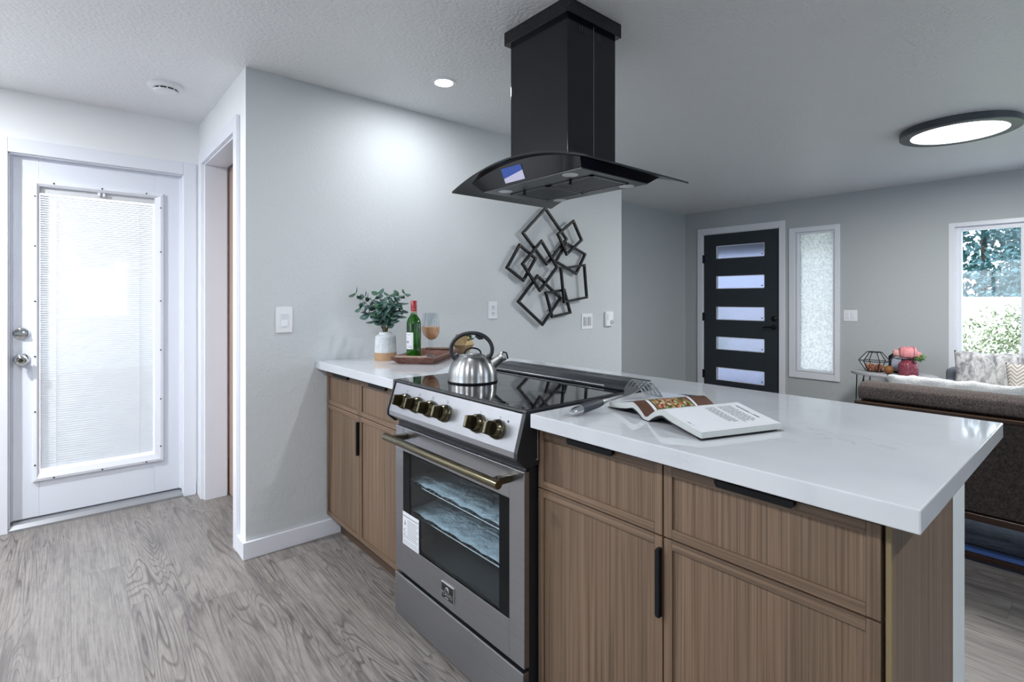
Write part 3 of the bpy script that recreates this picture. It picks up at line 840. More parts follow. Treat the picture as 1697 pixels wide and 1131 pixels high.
# ================================================================== WALL PLATES
def plate_kitchen(name, label, cat, y0, y1, z0, z1):
    t = thing(name, label, cat, (-2.70, (y0 + y1) / 2, z0))
    bxo('cover_plate', (-2.70, -2.694, y0, y1, z0, z1), 'plastic', t, bevel=0.002)
    return t
t = plate_kitchen('light_switch', 'single white paddle switch on the wall above the kitchen baseboard', 'light switch', 0.790, 0.868, 1.066, 1.192)
bm = BM(); prism(bm, [(-2.694, 1.097), (-2.690, 1.097), (-2.6925, 1.129), (-2.688, 1.161), (-2.694, 1.161)], 'y', 0.813, 0.845); obj('paddle', bm, 'trim', t)
t = plate_kitchen('wall_outlet', 'white duplex outlet left of the metal wall art', 'outlet', 2.112, 2.186, 1.101, 1.214)
for z in (1.137, 1.178):
    p = bxo('receptacle', (-2.694, -2.692, 2.133, 2.166, z - 0.015, z + 0.015), 'trim', t, bevel=0.001)
    bm = BM(); box(bm, -2.692, -2.6915, 2.141, 2.144, z - 0.004, z + 0.008); box(bm, -2.692, -2.6915, 2.154, 2.157, z - 0.004, z + 0.008); box(bm, -2.692, -2.6915, 2.147, 2.151, z - 0.012, z - 0.008); obj('slots', bm, 'screw', p)
t = plate_kitchen('light_switch', 'double white rocker switch right below the metal wall art', 'light switch', 3.018, 3.144, 0.998, 1.119)
for y in (3.056, 3.106): bxo('rocker', (-2.694, -2.689, y - 0.017, y + 0.017, 1.025, 1.092), 'plastic_grey', t, bevel=0.002)
t = thing('dimmer_remote', 'small white wall thermostat with a round dial beside double switch', 'thermostat', (-2.70, 3.337, 1.009))
bxo('housing', (-2.70, -2.676, 3.292, 3.384, 1.012, 1.130), 'plastic', t, bevel=0.006)
bm = BM(); lathe(bm, [(0.018, 0), (0.018, 0.004), (0.014, 0.006)], (-2.676, 3.360, 1.045), (1, 0, 0), 24); obj('dial', bm, 'plastic_grey', t, smooth=True)
bxo('slot', (-2.676, -2.675, 3.306, 3.312, 1.06, 1.112), 'plastic_grey', t)
t.name = 'thermostat'
t = thing('light_switch', 'double white rocker switch between sidelight and living room window', 'light switch', (-1.821, FY, 1.0))
bxo('cover_plate', (-1.884, -1.758, FY - 0.006, FY, 1.0, 1.115), 'plastic', t, bevel=0.002)
for x in (-1.846, -1.796): bxo('rocker', (x - 0.016, x + 0.016, FY - 0.010, FY - 0.006, 1.025, 1.09), 'trim', t, bevel=0.002)

# ================================================================== WALL ART
t = thing('wall_art', 'black metal wall art of overlapping tilted square frames', 'wall art', (-2.70, 2.65, 1.03))
def art(px): return [((a / 5.141 + 820), (b / 5.141 + 330)) for a, b in px]
def on_wall(p, x):
    S, Cc = math.sin(YAW), math.cos(YAW)
    a = (p[0] - 848.5) / FPX; b = (495 - p[1]) / FPX
    dx, dy = -S + a * Cc, Cc + a * S; tt = x / dx
    return Vector((x, dy * tt, 1.235 + b * tt))
# measured corners of each square on the wall (y, z read off the photograph)
SQ = [([(430, 80), (240, 290), (440, 556), (610, 342)], -2.668), ([(668, 188), (538, 300), (612, 472), (738, 350)], -2.648),
      ([(605, 375), (768, 472), (692, 637), (522, 532)], -2.672), ([(210, 392), (104, 585), (243, 694), (346, 508)], -2.668),
      ([(397, 358), (236, 553), (383, 780), (530, 580)], -2.645), ([(362, 655), (200, 875), (405, 1070), (558, 845)], -2.670),
      ([(562, 592), (762, 564), (783, 838), (590, 878)], -2.648), ([(435, 800), (590, 775), (642, 968), (488, 1003)], -2.668)]
for q, x in SQ:
    P = [on_wall(p, x) for p in art(q)]
    c = sum(P, Vector()) / 4
    bm = BM()
    for i in range(4):
        a, b = P[i], P[(i + 1) % 4]; d = (b - a).normalized() * 0.008
        bar(bm, a - d, b + d, 0.016, (1, 0, 0), 0.019)
    f = obj('square_frame', bm, 'black', t, bevel=0.001)
    for p in P:
        bm = BM(); d = (c - p).normalized() * 0.012
        bar(bm, p - d * 0.4 + Vector((0.0100, 0, 0)), p + d + Vector((0.0100, 0, 0)), 0.006, (1, 0, 0), 0.003)
        obj('corner_weld', bm, 'brass_corner', f)
for q, x in SQ:
    P = [on_wall(p, x) for p in art(q)]
    bm = BM(); m = P[2] * 0.5 + P[3] * 0.5; bar(bm, (-2.70, m.y, m.z), (x, m.y, m.z), 0.004); obj('wall_stud', bm, 'black', t)

# ================================================================== COUNTER AND CABINETS
CT0, CT1 = 0.875, 0.914
bm = BM()
outer = [(-2.698, 0.985), (-1.868, 0.985), (-1.868, 1.598), (-1.070, 1.598), (-1.070, 0.985), (-0.197, 0.985), (-0.197, 1.838), (-2.698, 1.838)]
prism(bm, outer, 'z', CT0, CT1)
tag(obj('worktop', bm, 'quartz', bevel=0.0025), 'white veined quartz worktop around the range on the peninsula', 'worktop')

def front(name, x0, x1, z0, z1, parent, handle, yf=1.04):
    """slim shaker front. handle: ('top',a,b) or ('side',x,z0,z1)"""
    b = 0.0215; th = 0.020
    bm = BM(); box(bm, x0 + b - 0.001, x1 - b + 0.001, yf + 0.006, yf + th, z0 + b - 0.001, z1 - b + 0.001)
    p = obj(name, bm, 'oak_v', parent)
    for za in (z0, z1 - b): bxo('rail', (x0 + b, x1 - b, yf, yf + th, za, za + b), 'oak_h', p, bevel=0.0008)
    for xa in (x0, x1 - b): bxo('stile', (xa, xa + b, yf, yf + th, z0, z1), 'oak_v', p, bevel=0.0008)
    if handle is None: return p
    bm = BM()
    if handle[0] == 'top':
        a, c = handle[1:]
        prism(bm, [(a, z1 + 0.003), (a, z1 - 0.004), (a + 0.005, z1 - 0.011), (c - 0.005, z1 - 0.011), (c, z1 - 0.004), (c, z1 + 0.003)], 'y', yf - 0.012, yf - 0.0003)
        box(bm, a, c, yf - 0.002, yf + th, z1 + 0.0005, z1 + 0.003)
    else:
        x, a, c, dr = handle[1:]
        s = 0.011 * dr
        prism(bm, [(x, a), (x - s + 0.003 * dr, a), (x - s, a + 0.005), (x - s, c - 0.005), (x - s + 0.003 * dr, c), (x, c)], 'y', yf - 0.014, yf - 0.0003)
    obj('edge_pull', bm, 'black', p, bevel=0.0005)
    return p

def cabinet(label, x0, x1, fronts, group):
    t = thing('base_cabinet', label, 'cabinet', ((x0 + x1) / 2, 1.3, 0), group)
    bm = BM(); box(bm, x0 + 0.002, x1 - 0.002, 1.062, 1.538, 0.112, CT0 - 0.001); obj('carcass', bm, 'oak_v', t)
    bxo('toe_kick', (x0 + 0.002, x1 - 0.002, 1.112, 1.13, 0.0, 0.112), 'oak_dark', t)
    for f in fronts: front(*f[:5], t, f[5])
    return t
DZ0, DZ1, ZD1, ZT = 0.113, 0.688, 0.692, 0.854
gname = 'slim-framed oak base cabinets'
cabinet('oak base cabinet left of the range, two drawers over two doors', -2.700 + 0.002, -1.868, [
    ('drawer', -2.692, -2.2965, ZD1, ZT, ('top', -2.585, -2.410)), ('drawer', -2.2935, -1.872, ZD1, ZT, ('top', -2.182, -2.019)),
    ('door', -2.692, -2.2965, DZ0, DZ1, ('side', -2.2965, 0.507, 0.662, 1)), ('door', -2.2935, -1.872, DZ0, DZ1, None)][:4], gname)
cabinet('narrow oak base cabinet just right of the range, drawer over door', -1.096, -0.682, [
    ('drawer', -1.095, -0.6835, ZD1, ZT, ('top', -0.974, -0.820)), ('door', -1.095, -0.6835, DZ0, DZ1, ('side', -0.6835, 0.507, 0.664, 1))], gname)
cabinet('oak base cabinet at the open right end of the peninsula', -0.680, -0.258, [
    ('drawer', -0.6795, -0.262, ZD1, ZT, ('top', -0.552, -0.395)), ('door', -0.6795, -0.262, DZ0, DZ1, None)], gname)
t = thing('end_panel', 'tall oak end panel closing the right end of the peninsula', 'panel', (-0.252, 1.29, 0))
bxo('panel', (-0.2565, -0.249, 1.056, 1.538, 0.0, CT0 - 0.001), 'oak_end', t)
bxo('panel_edge', (-0.2565, -0.249, 1.046, 1.056, 0.0, CT0 - 0.001), 'oak_edge', t)
o = bxo('wall_pony', (-2.698, -0.249, 1.5405, 1.675, 0.0, CT0 - 0.001), simple('pony_wall_white', (0.62, 0.67, 0.68), 0.45)); struct(o)

# ================================================================== RANGE
RX0, RX1 = -1.853, -1.100
t = thing('kitchen_range', 'stainless steel electric range with six brass knobs and black cooktop', 'range', ((RX0 + RX1) / 2, 1.3, 0))
bm = BM()   # body with cavity (open at front)
cx0, cx1, cz0, cz1 = RX0 + 0.022, RX1 - 0.060, 0.27, 0.675
box(bm, RX0 + 0.003, cx0, 1.012, 1.585, 0.02, 0.900); box(bm, cx1, RX1 - 0.003, 1.012, 1.585, 0.02, 0.900)
box(bm, cx0, cx1, 1.012, 1.585, 0.02, cz0); box(bm, cx0, cx1, 1.012, 1.585, cz1, 0.900); box(bm, cx0, cx1, 1.50, 1.585, cz0, cz1)
obj('body', bm, 'rubber', t)
bm = BM(); e = 0.002
box(bm, cx0, cx0 + e, 1.015, 1.5, cz0, cz1); box(bm, cx1 - e, cx1, 1.015, 1.5, cz0, cz1); box(bm, cx0, cx1, 1.015, 1.5, cz0, cz0 + e); box(bm, cx0, cx1, 1.015, 1.5, cz1 - e, cz1); box(bm, cx0, cx1, 1.498, 1.5, cz0, cz1)
obj('oven_cavity', bm, 'steel_dark', t)
for z in (0.405, 0.522):
    bm = BM()
    for i in range(23):
        x = cx0 + 0.015 + i * (cx1 - cx0 - 0.03) / 22; tube(bm, [(x, 1.022, z), (x, 1.46, z)], 0.0016, 6)
    for y in (1.022, 1.46): tube(bm, [(cx0 + 0.006, y, z), (cx1 - 0.006, y, z)], 0.003, 8)
    r = obj('oven_rack', bm, 'rack', t)
    bm = BM()
    def fs(u, v, z=z): 
        x = cx0 + 0.02 + u * (cx1 - cx0 - 0.04); y = 1.026 + v * 0.43
        return (x, y, z + 0.006 + 0.006 * abs(math.sin(u * 17 + math.sin(v * 5))) + 0.003 * mnoise.noise(Vector((u * 9, v * 9, z * 30))))
    grid(bm, 60, 12, fs); obj('packing_sheet', bm, 'foam', r, smooth='all', solid=0.002)
# drawer and door
ofx0, ofx1 = RX0 + 0.0, RX1
bxo('storage_drawer', (ofx0, ofx1, 0.986, 1.010, 0.012, 0.170), 'steel', t, bevel=0.003)
bm = BM(); box(bm, ofx0 + 0.03, ofx1 - 0.03, 1.02, 1.05, 0, 0.02); obj('foot_rail', bm, 'rubber', t)
gx0, gx1, gz0_, gz1_ = -1.796, -1.166, 0.296, 0.650
bm = BM(); y0, y1 = 0.990, 1.010; dz0, dz1 = 0.182, 0.741
box(bm, ofx0, gx0, y0, y1, dz0, dz1); box(bm, gx1, ofx1, y0, y1, dz0, dz1); box(bm, gx0, gx1, y0, y1, dz0, gz0_); box(bm, gx0, gx1, y0, y1, gz1_, dz1)
dr = obj('oven_door', bm, 'steel', t, bevel=0.0015)
wx0, wx1, wz0, wz1 = -1.745, -1.213, 0.300, 0.646
bm = BM(); box(bm, gx0, wx0, 0.9905, 0.9945, gz0_, gz1_); box(bm, wx1, gx1, 0.9905, 0.9945, gz0_, gz1_); box(bm, wx0, wx1, 0.9905, 0.9945, gz0_, wz0); box(bm, wx0, wx1, 0.9905, 0.9945, wz1, gz1_)
obj('black_glass_border', bm, 'oven_black', dr)
bxo('oven_window', (wx0, wx1, 0.9915, 0.9940, wz0, wz1), 'oven_pane', dr)
# energy label
lab = bxo('warning_label', (-1.795, -1.677, 0.9885, 0.9904, 0.297, 0.420), 'sticker', dr)
bm = BM()
box(bm, -1.793, -1.679, 0.9880, 0.9885, 0.4035, 0.4075)
prism(bm, [(-1.784, 0.372), (-1.770, 0.372), (-1.777, 0.392)], 'y', 0.9880, 0.9885)
for i in range(11):
    z = 0.392 - i * 0.0068; x0 = -1.760 if i < 9 else -1.790
    box(bm, x0, -1.681 - (0.012 if i % 3 == 2 else 0), 0.9881, 0.9885, z, z + 0.0022)
for i in range(3): box(bm, -1.790, -1.682, 0.9881, 0.9885, 0.302 + i * 0.006, 0.3035 + i * 0.006)
tube(bm, [(-1.787, 0.9881, 0.335), (-1.774, 0.9881, 0.342), (-1.785, 0.9881, 0.352), (-1.774, 0.9881, 0.360)], 0.0012, 6)
obj('label_print', bm, 'ink', lab)
# badge
bdg = bxo('maker_badge', (-1.523, -1.448, 0.9865, 0.9900, 0.209, 0.265), 'chrome', dr, bevel=0.001)
bxo('badge_face', (-1.520, -1.451, 0.9858, 0.9866, 0.212, 0.262), 'black_glass', bdg)
text_mesh('badge_lettering', 'FORNO', 0.0185, M['chrome'], bdg, (-1.4855, 0.9855, 0.2300), (1, 0, 0), (0, 0, 1))
bm = BM()
arc = [(-1.4855 + 0.011 * math.cos(a), 0.9855, 0.2405 + 0.013 * math.sin(a)) for a in [PI * k / 16 for k in range(17)]]
tube(bm, arc, 0.0018, 6)
tube(bm, [(-1.4855 + 0.006 * math.cos(a), 0.9855, 0.2405 + 0.007 * math.sin(a)) for a in [PI * k / 10 for k in range(11)]], 0.0010, 6)
tube(bm, [(-1.497, 0.9855, 0.2175), (-1.487, 0.9855, 0.2185), (-1.478, 0.9855, 0.2170)], 0.0008, 6)
obj('badge_emblem', bm, 'chrome', bdg)
# handle
bm = BM(); lathe(bm, [(0.0130, 0), (0.0135, 0.003), (0.0135, 0.680), (0.0130, 0.683)], (-1.818, 0.925, 0.712), (1, 0, 0), 28)
hd = obj('door_handle', bm, 'brass', dr, smooth=True)
for x in (-1.765, -1.160):
    bm = BM(); box(bm, x - 0.016, x + 0.010, 0.930, 0.9905, 0.702, 0.722); obj('handle_bracket', bm, 'brass', hd, bevel=0.002)
# gap band under the control panel
bxo('vent_gap', (RX0 + 0.004, RX1 - 0.004, 1.000, 1.013, 0.742, 0.86), 'rubber', t)
# slanted control panel
A_ = (0.991, 0.913); B_ = (0.957, 0.803); C_ = (0.957, 0.786); D_ = (1.000, 0.756)
bm = BM(); prism(bm, [A_, B_, C_, D_, (1.012, 0.756), (1.012, 0.905)], 'x', RX0 + 0.003, RX1 - 0.003)
cp = obj('control_panel', bm, 'steel', t, bevel=0.001)
for x0, x1 in ((RX0 - 0.005, RX0 + 0.003), (RX1 - 0.003, RX1 + 0.012)):
    bm = BM(); prism(bm, [(0.988, 0.917), (0.953, 0.803), (0.953, 0.785), (0.985, 0.757), (1.036, 0.757), (1.036, 0.917)], 'x', x0, x1)
    obj('side_trim', bm, 'rubber', t, bevel=0.001)
bm = BM(); box(bm, RX1 + 0.0125, RX1 + 0.0128, 1.030, 1.032, 0.775, 0.86); box(bm, RX1 + 0.0125, RX1 + 0.0128, 1.024, 1.032, 0.773, 0.775)
obj('trim_screw_line', bm, 'plastic_grey', t)
pn = Vector((0, -(A_[1] - B_[1]), (A_[0] - B_[0]))).normalized()    # outward normal of slanted face
pu = Vector((0, A_[0] - B_[0], A_[1] - B_[1])).normalized()
def on_panel(x, s): return Vector((x, B_[0], B_[1])) + pu * s
KX = [-1.745, -1.657, -1.567, -1.476, -1.291, -1.196]
bmd = BM()
for i, x in enumerate(KX):
    c = on_panel(x, 0.048)
    bm = BM(); lathe(bm, [(0.0285, 0), (0.0295, 0.004), (0.0262, 0.008), (0.0262, 0.011), (0.0275, 0.013), (0.0250, 0.020), (0.0225, 0.024)], c, pn, 36)
    k = obj('control_knob', bm, 'brass', cp, smooth=True)
    bm = BM()   # protruding finger grip
    q = [bm.verts.new(c + pn * h + Vector((sx, 0, 0)) + pu * su) for h, wx, wu in ((0.022, 0.0070, 0.0225), (0.054, 0.0055, 0.0180)) for sx, su in ((-wx, -wu), (wx, -wu), (wx, wu), (-wx, wu))]
    for f in ((0, 1, 2, 3), (4, 5, 6, 7), (0, 1, 5, 4), (1, 2, 6, 5), (2, 3, 7, 6), (3, 0, 4, 7)): bm.faces.new([q[j] for j in f])
    obj('finger_grip', bm, 'brass', k, bevel=0.003)
    for dx, ds in ((-0.004, 0.036), (-0.004, 0.041), (0.003, 0.036), (0.003, 0.041)) if i < 4 else ((0, 0.036),):
        cc = c + Vector((dx, 0, 0)) + pu * ds; lathe(bmd, [(0.0016, 0), (0.0016, 0.0004)], cc, pn, 8)
    lathe(bmd, [(0.0012, 0), (0.0012, 0.0004)], c + pu * 0.0305, pn, 8)
lathe(bmd, [(0.0035, 0), (0.0035, 0.0006)], on_panel(-1.158, 0.078), pn, 14)
obj('knob_markings', bmd, 'dark_ink', cp)
# cooktop
bm = BM(); prism(bm, [(0.984, 0.913), (0.986, 0.918), (1.52, 0.918), (1.52, 0.905), (0.99, 0.905)], 'x', RX0 - 0.008, RX1 + 0.014)
ct = obj('cooktop_frame', bm, 'rubber', t, bevel=0.001)
bxo('cooktop_glass', (RX0 + 0.002, RX1 + 0.004, 0.996, 1.50, 0.9165, 0.9195), 'black_glass', t, bevel=0.001)
bm = BM()
for x, y, r in ((-1.66, 1.12, 0.09), (-1.66, 1.36, 0.075), (-1.27, 1.12, 0.10), (-1.27, 1.36, 0.075), (-1.465, 1.26, 0.05)):
    lathe(bm, [(r, 0), (r, 0.0002), (r - 0.0012, 0.0002), (r - 0.0012, 0)], (x, y, 0.9195), seg=56, cap0=False, cap1=False)
obj('burner_ring', bm, simple('faint_burner_print', (0.06, 0.065, 0.07), 0.3), t)
# rear vent riser
bm = BM(); prism(bm, [(1.448, 0.9185), (1.444, 0.924), (1.475, 0.930), (1.490, 0.936), (1.497, 0.944), (1.588, 0.944), (1.594, 0.938), (1.594, 0.9185)], 'x', RX0 - 0.001, RX1 + 0.010)
gv = obj('rear_vent_riser', bm, simple('satin_black_enamel', (0.022, 0.025, 0.030), 0.35), t, bevel=0.002)
bm = BM()
for i in range(7): x = RX0 + 0.10 + i * 0.082; box(bm, x, x + 0.062, 1.545, 1.560, 0.9435, 0.9445)
obj('vent_slots', bm, 'dark_ink', gv)
bm = BM(); tube(bm, [(RX0 + 0.06, 1.452, 0.927), (RX1 - 0.09, 1.452, 0.927)], 0.002, 8); obj('bright_edge', bm, 'chrome', gv)

# ================================================================== RANGE HOOD
HX = -1.485
t = thing('range_hood', 'black island range hood with curved glass canopy hung over the cooktop', 'range hood', (HX, 1.53, 1.68))
bm = BM(); box(bm, -1.664, -1.306, 1.386, 1.700, 2.281, H - 0.0005); obj('ceiling_collar', bm, 'hood_metal', t, bevel=0.001)
bm = BM(); box(bm, -1.644, -1.324, 1.405, 1.684, 1.735, 2.285)
ch = obj('chimney', bm, 'hood_metal', t, bevel=0.001)
bm = BM(); box(bm, -1.324, -1.3225, 1.5505, 1.5525, 1.735, 2.282); obj('chimney_seam', bm, simple('dull_seam', (0.16, 0.17, 0.18), 0.4), ch)
bm = BM()
for i in range(10):
    y = 1.470 + i * 0.0135 + (0.010 if i > 4 else 0); box(bm, -1.3242, -1.3232, y, y + 0.005, 2.238, 2.262)
obj('chimney_vent_slots', bm, 'dark_ink', ch)
def arch(u): return 1.690 + 0.072 * (1 - u * u)
bm = BM(); N = 32; top, bot = [], []
for i in range(N + 1):
    u = -1 + 2 * i / N; x = HX + 0.38 * u; y0 = 1.262 + 0.006 * (1 - u * u)
    top.append((bm.verts.new((x, y0, arch(u) + 0.003)), bm.verts.new((x, 1.862, arch(u) + 0.003))))
    bot.append((bm.verts.new((x, y0, arch(u) - 0.004)), bm.verts.new((x, 1.862, arch(u) - 0.004))))
for i in range(N):
    for L_ in (top, bot): bm.faces.new((L_[i][0], L_[i + 1][0], L_[i + 1][1], L_[i][1]))
    for k in (0, 1): bm.faces.new((top[i][k], top[i + 1][k], bot[i + 1][k], bot[i][k]))
bm.faces.new((top[0][0], top[0][1], bot[0][1], bot[0][0])); bm.faces.new((top[N][0], top[N][1], bot[N][1], bot[N][0]))
obj('glass_canopy', bm, 'hood_glass', t, smooth=True)
# body under the glass: arched top, tapered to a flat underside
bm = BM(); N = 24; bx0, bx1 = -1.742, -1.192; tx0, tx1 = -1.772, -1.168
F, Bk = [], []
for i in range(N + 1):
    s = i / N; x = tx0 + (tx1 - tx0) * s; u = (x - HX) / 0.38
    F.append(bm.verts.new((x, 1.300, arch(u) - 0.005))); Bk.append(bm.verts.new((x, 1.758, arch(u) - 0.005)))
fl, fr_, bl_, br = [bm.verts.new(p) for p in ((bx0, 1.333, 1.682), (bx1, 1.333, 1.682), (bx0, 1.722, 1.682), (bx1, 1.722, 1.682))]
FB = [fl] + [bm.verts.new((bx0 + (bx1 - bx0) * i / N, 1.333, 1.682)) for i in range(1, N)] + [fr_]
for i in range(N):
    bm.faces.new((F[i], F[i + 1], Bk[i + 1], Bk[i])); bm.faces.new((F[i], FB[i], FB[i + 1], F[i + 1]))
bm.faces.new(Bk + [br, bl_]); bm.faces.new((F[0], Bk[0], bl_, fl)); bm.faces.new((F[-1], Bk[-1], br, fr_))
hb = obj('hood_body', bm, 'hood_metal', t, smooth=True)
bxo('underside', (bx0 + 0.003, bx1 - 0.003, 1.336, 1.719, 1.6785, 1.6822), 'hood_under', t)
bm = BM(); 
fx_0, fx_1, fy_0, fy_1 = -1.680, -1.232, 1.435, 1.650
for x0, x1 in ((fx_0, -1.462), (-1.452, fx_1)):
    for a, b, c, d in ((x0, x1, fy_0, fy_0 + 0.012), (x0, x1, fy_1 - 0.012, fy_1), (x0, x0 + 0.012, fy_0, fy_1), (x1 - 0.012, x1, fy_0, fy_1)): box(bm, a, b, c, d, 1.6745, 1.6785)
    for i in range(10):
        y = fy_0 + 0.018 + i * 0.0185; box(bm, x0 + 0.012, x1 - 0.012, y, y + 0.010, 1.6755, 1.6785)
gfm = obj('grease_filter', bm, 'hood_under', t)
bm = BM(); box(bm, fx_0 + 0.006, -1.468, fy_0 + 0.006, fy_1 - 0.006, 1.6780, 1.6788); box(bm, -1.446, fx_1 - 0.006, fy_0 + 0.006, fy_1 - 0.006, 1.6780, 1.6788); obj('filter_mesh', bm, 'dark_ink', gfm)
for x, y in ((-1.590, 1.432), (-1.335, 1.432)):
    bm = BM(); lathe(bm, [(0.006, 0), (0.005, -0.014), (0.008, -0.017), (0.008, -0.020)], (x, y, 1.6785), seg=16); obj('filter_latch', bm, 'black', gfm, smooth=True)
for x, y in ((-1.283, 1.376), (-1.655, 1.386), (-1.268, 1.683), (-1.645, 1.696)):
    bm = BM(); lathe(bm, [(0.029, 0), (0.029, -0.002), (0.020, -0.003)], (x, y, 1.6785), seg=32); obj('hood_lamp', bm, 'lens', t, smooth=True)
# film label on the front face
def hf(x, z):  # point on the sloping front face
    zt = arch((x - HX) / 0.38) - 0.005; k = (z - 1.682) / (zt - 1.682); return (x, 1.333 - 0.033 * k - 0.0020, z)
bm = BM(); bm.faces.new([bm.verts.new(hf(*p)) for p in ((-1.585, 1.706), (-1.470, 1.722), (-1.470, 1.742), (-1.585, 1.742))])
cl = obj('control_film', bm, 'blue_print', t, recalc=False)
bm = BM(); bm.faces.new([bm.verts.new(hf(*p)) for p in ((-1.585, 1.690), (-1.470, 1.690), (-1.470, 1.722), (-1.585, 1.706))])
obj('film_lower_part', bm, 'white_print', cl, recalc=False)

# ================================================================== KETTLE
rt = Vector((math.cos(YAW), math.sin(YAW), 0)); fw = Vector((-math.sin(YAW), math.cos(YAW), 0)); upv = Vector((0, 0, 1))
KC = Vector((-1.612, 1.186, 0.9197))
t = thing('kettle', 'brushed steel whistling kettle with arched black handle on the cooktop', 'kettle', tuple(KC))
bm = BM(); lathe(bm, [(0.088, 0), (0.0935, 0.002), (0.0935, 0.008), (0.0925, 0.012), (0.0925, 0.026), (0.0900, 0.044), (0.0835, 0.062), (0.0745, 0.077), (0.064, 0.088), (0.052, 0.0955), (0.046, 0.097)], KC, seg=64)
obj('body', bm, 'kettle', t, smooth=True)
bm = BM(); lathe(bm, [(0.0925, 0.0), (0.0950, 0.001), (0.0950, 0.005), (0.0930, 0.006)], KC, seg=64); obj('base_ring', bm, 'black', t, smooth=True)
bm = BM(); lathe(bm, [(0.048, 0.0955), (0.0485, 0.098), (0.040, 0.103), (0.025, 0.106), (0.010, 0.107)], KC, seg=48); ld = obj('lid', bm, 'kettle', t, smooth=True)
def kp(a, b, c=0): return KC + rt * a + upv * b + fw * c
bm = BM(); tube(bm, [kp(-0.032, 0.103)] + [kp(0.031 * math.cos(a), 0.107 + 0.019 * math.sin(a)) for a in [PI - PI * k / 12 for k in range(13)]] + [kp(0.032, 0.103)], 0.0033, 10); obj('lid_loop', bm, 'black', ld, smooth=True)
bm = BM(); pts = [kp(-0.004 + 0.0785 * math.cos(a), 0.121 + 0.0625 * math.sin(a)) for a in [math.radians(218 - 256 * k / 34) for k in range(35)]]
tube(bm, pts, 0.008, 14, flat=(0.0085, 0.0078)); hn = obj('handle', bm, 'rubber', t, smooth=True)
bm = BM(); tube(bm, [kp(0.010, 0.172), kp(0.026, 0.164), kp(0.040, 0.163)], [0.004, 0.007, 0.004], 10); obj('spout_trigger', bm, 'rubber', hn, smooth=True)
for s in (-1, 1):
    bm = BM(); tube(bm, [kp(s * 0.050, 0.082), kp(s * 0.062, 0.092), kp(s * 0.066, 0.100)], [0.010, 0.010, 0.008], 12); obj('handle_mount', bm, 'rubber', t, smooth=True)
bm = BM(); a = kp(0.070, 0.062); b = kp(0.117, 0.096); d = (b - a).normalized()
lathe(bm, [(0.021, 0), (0.0185, 0.02), (0.0165, 0.048), (0.0175, 0.052)], a, d, 28); sp = obj('spout', bm, 'kettle', t, smooth=True)
bm = BM(); lathe(bm, [(0.0190, 0.050), (0.0195, 0.057), (0.0165, 0.062), (0.006, 0.064)], a, d, 28); obj('spout_cap', bm, 'kettle', sp, smooth=True)
bm = BM(); e0 = a + d * 0.060; tube(bm, [e0 + rt * -0.004 + upv * 0.014, e0 + rt * 0.010 + upv * 0.010, e0 + rt * 0.016 - upv * 0.012], 0.0035, 8); obj('spout_lever', bm, 'rubber', sp, smooth=True)

# ================================================================== VASE + EUCALYPTUS
VC = Vector((-2.507, 1.280, 0.9145))
t = thing('ribbed_vase', 'white ribbed ceramic vase with bare tan foot, left on worktop', 'vase', tuple(VC))
bm = BM(); seg = 176
prof = [(0.0565, 0.0), (0.0570, 0.004), (0.0565, 0.040)]
lathe(bm, prof, VC, seg=56); obj('clay_foot', bm, 'raw_clay', t, smooth=True)
bm = BM(); rings = []
for r, h, k in ((0.0560, 0.040, 1), (0.0560, 0.045, 1), (0.0545, 0.080, 1), (0.0525, 0.118, 1), (0.0515, 0.124, .6), (0.046, 0.129, 0), (0.036, 0.133, 0), (0.033, 0.139, 0), (0.0335, 0.146, 0), (0.0290, 0.146, 0), (0.0285, 0.125, 0)):
    rings.append([bm.verts.new(VC + Vector(((r - (0.0016 * k if i % 4 in (2, 3) else 0)) * math.cos(2 * PI * i / seg), (r - (0.0016 * k if i % 4 in (2, 3) else 0)) * math.sin(2 * PI * i / seg), h))) for i in range(seg)])
for A, B in zip(rings, rings[1:]):
    for i in range(seg): bm.faces.new((A[i], A[(i + 1) % seg], B[(i + 1) % seg], B[i]))
bm.faces.new(rings[-1]); obj('ribbed_body', bm, 'ceramic', t, smooth=True)

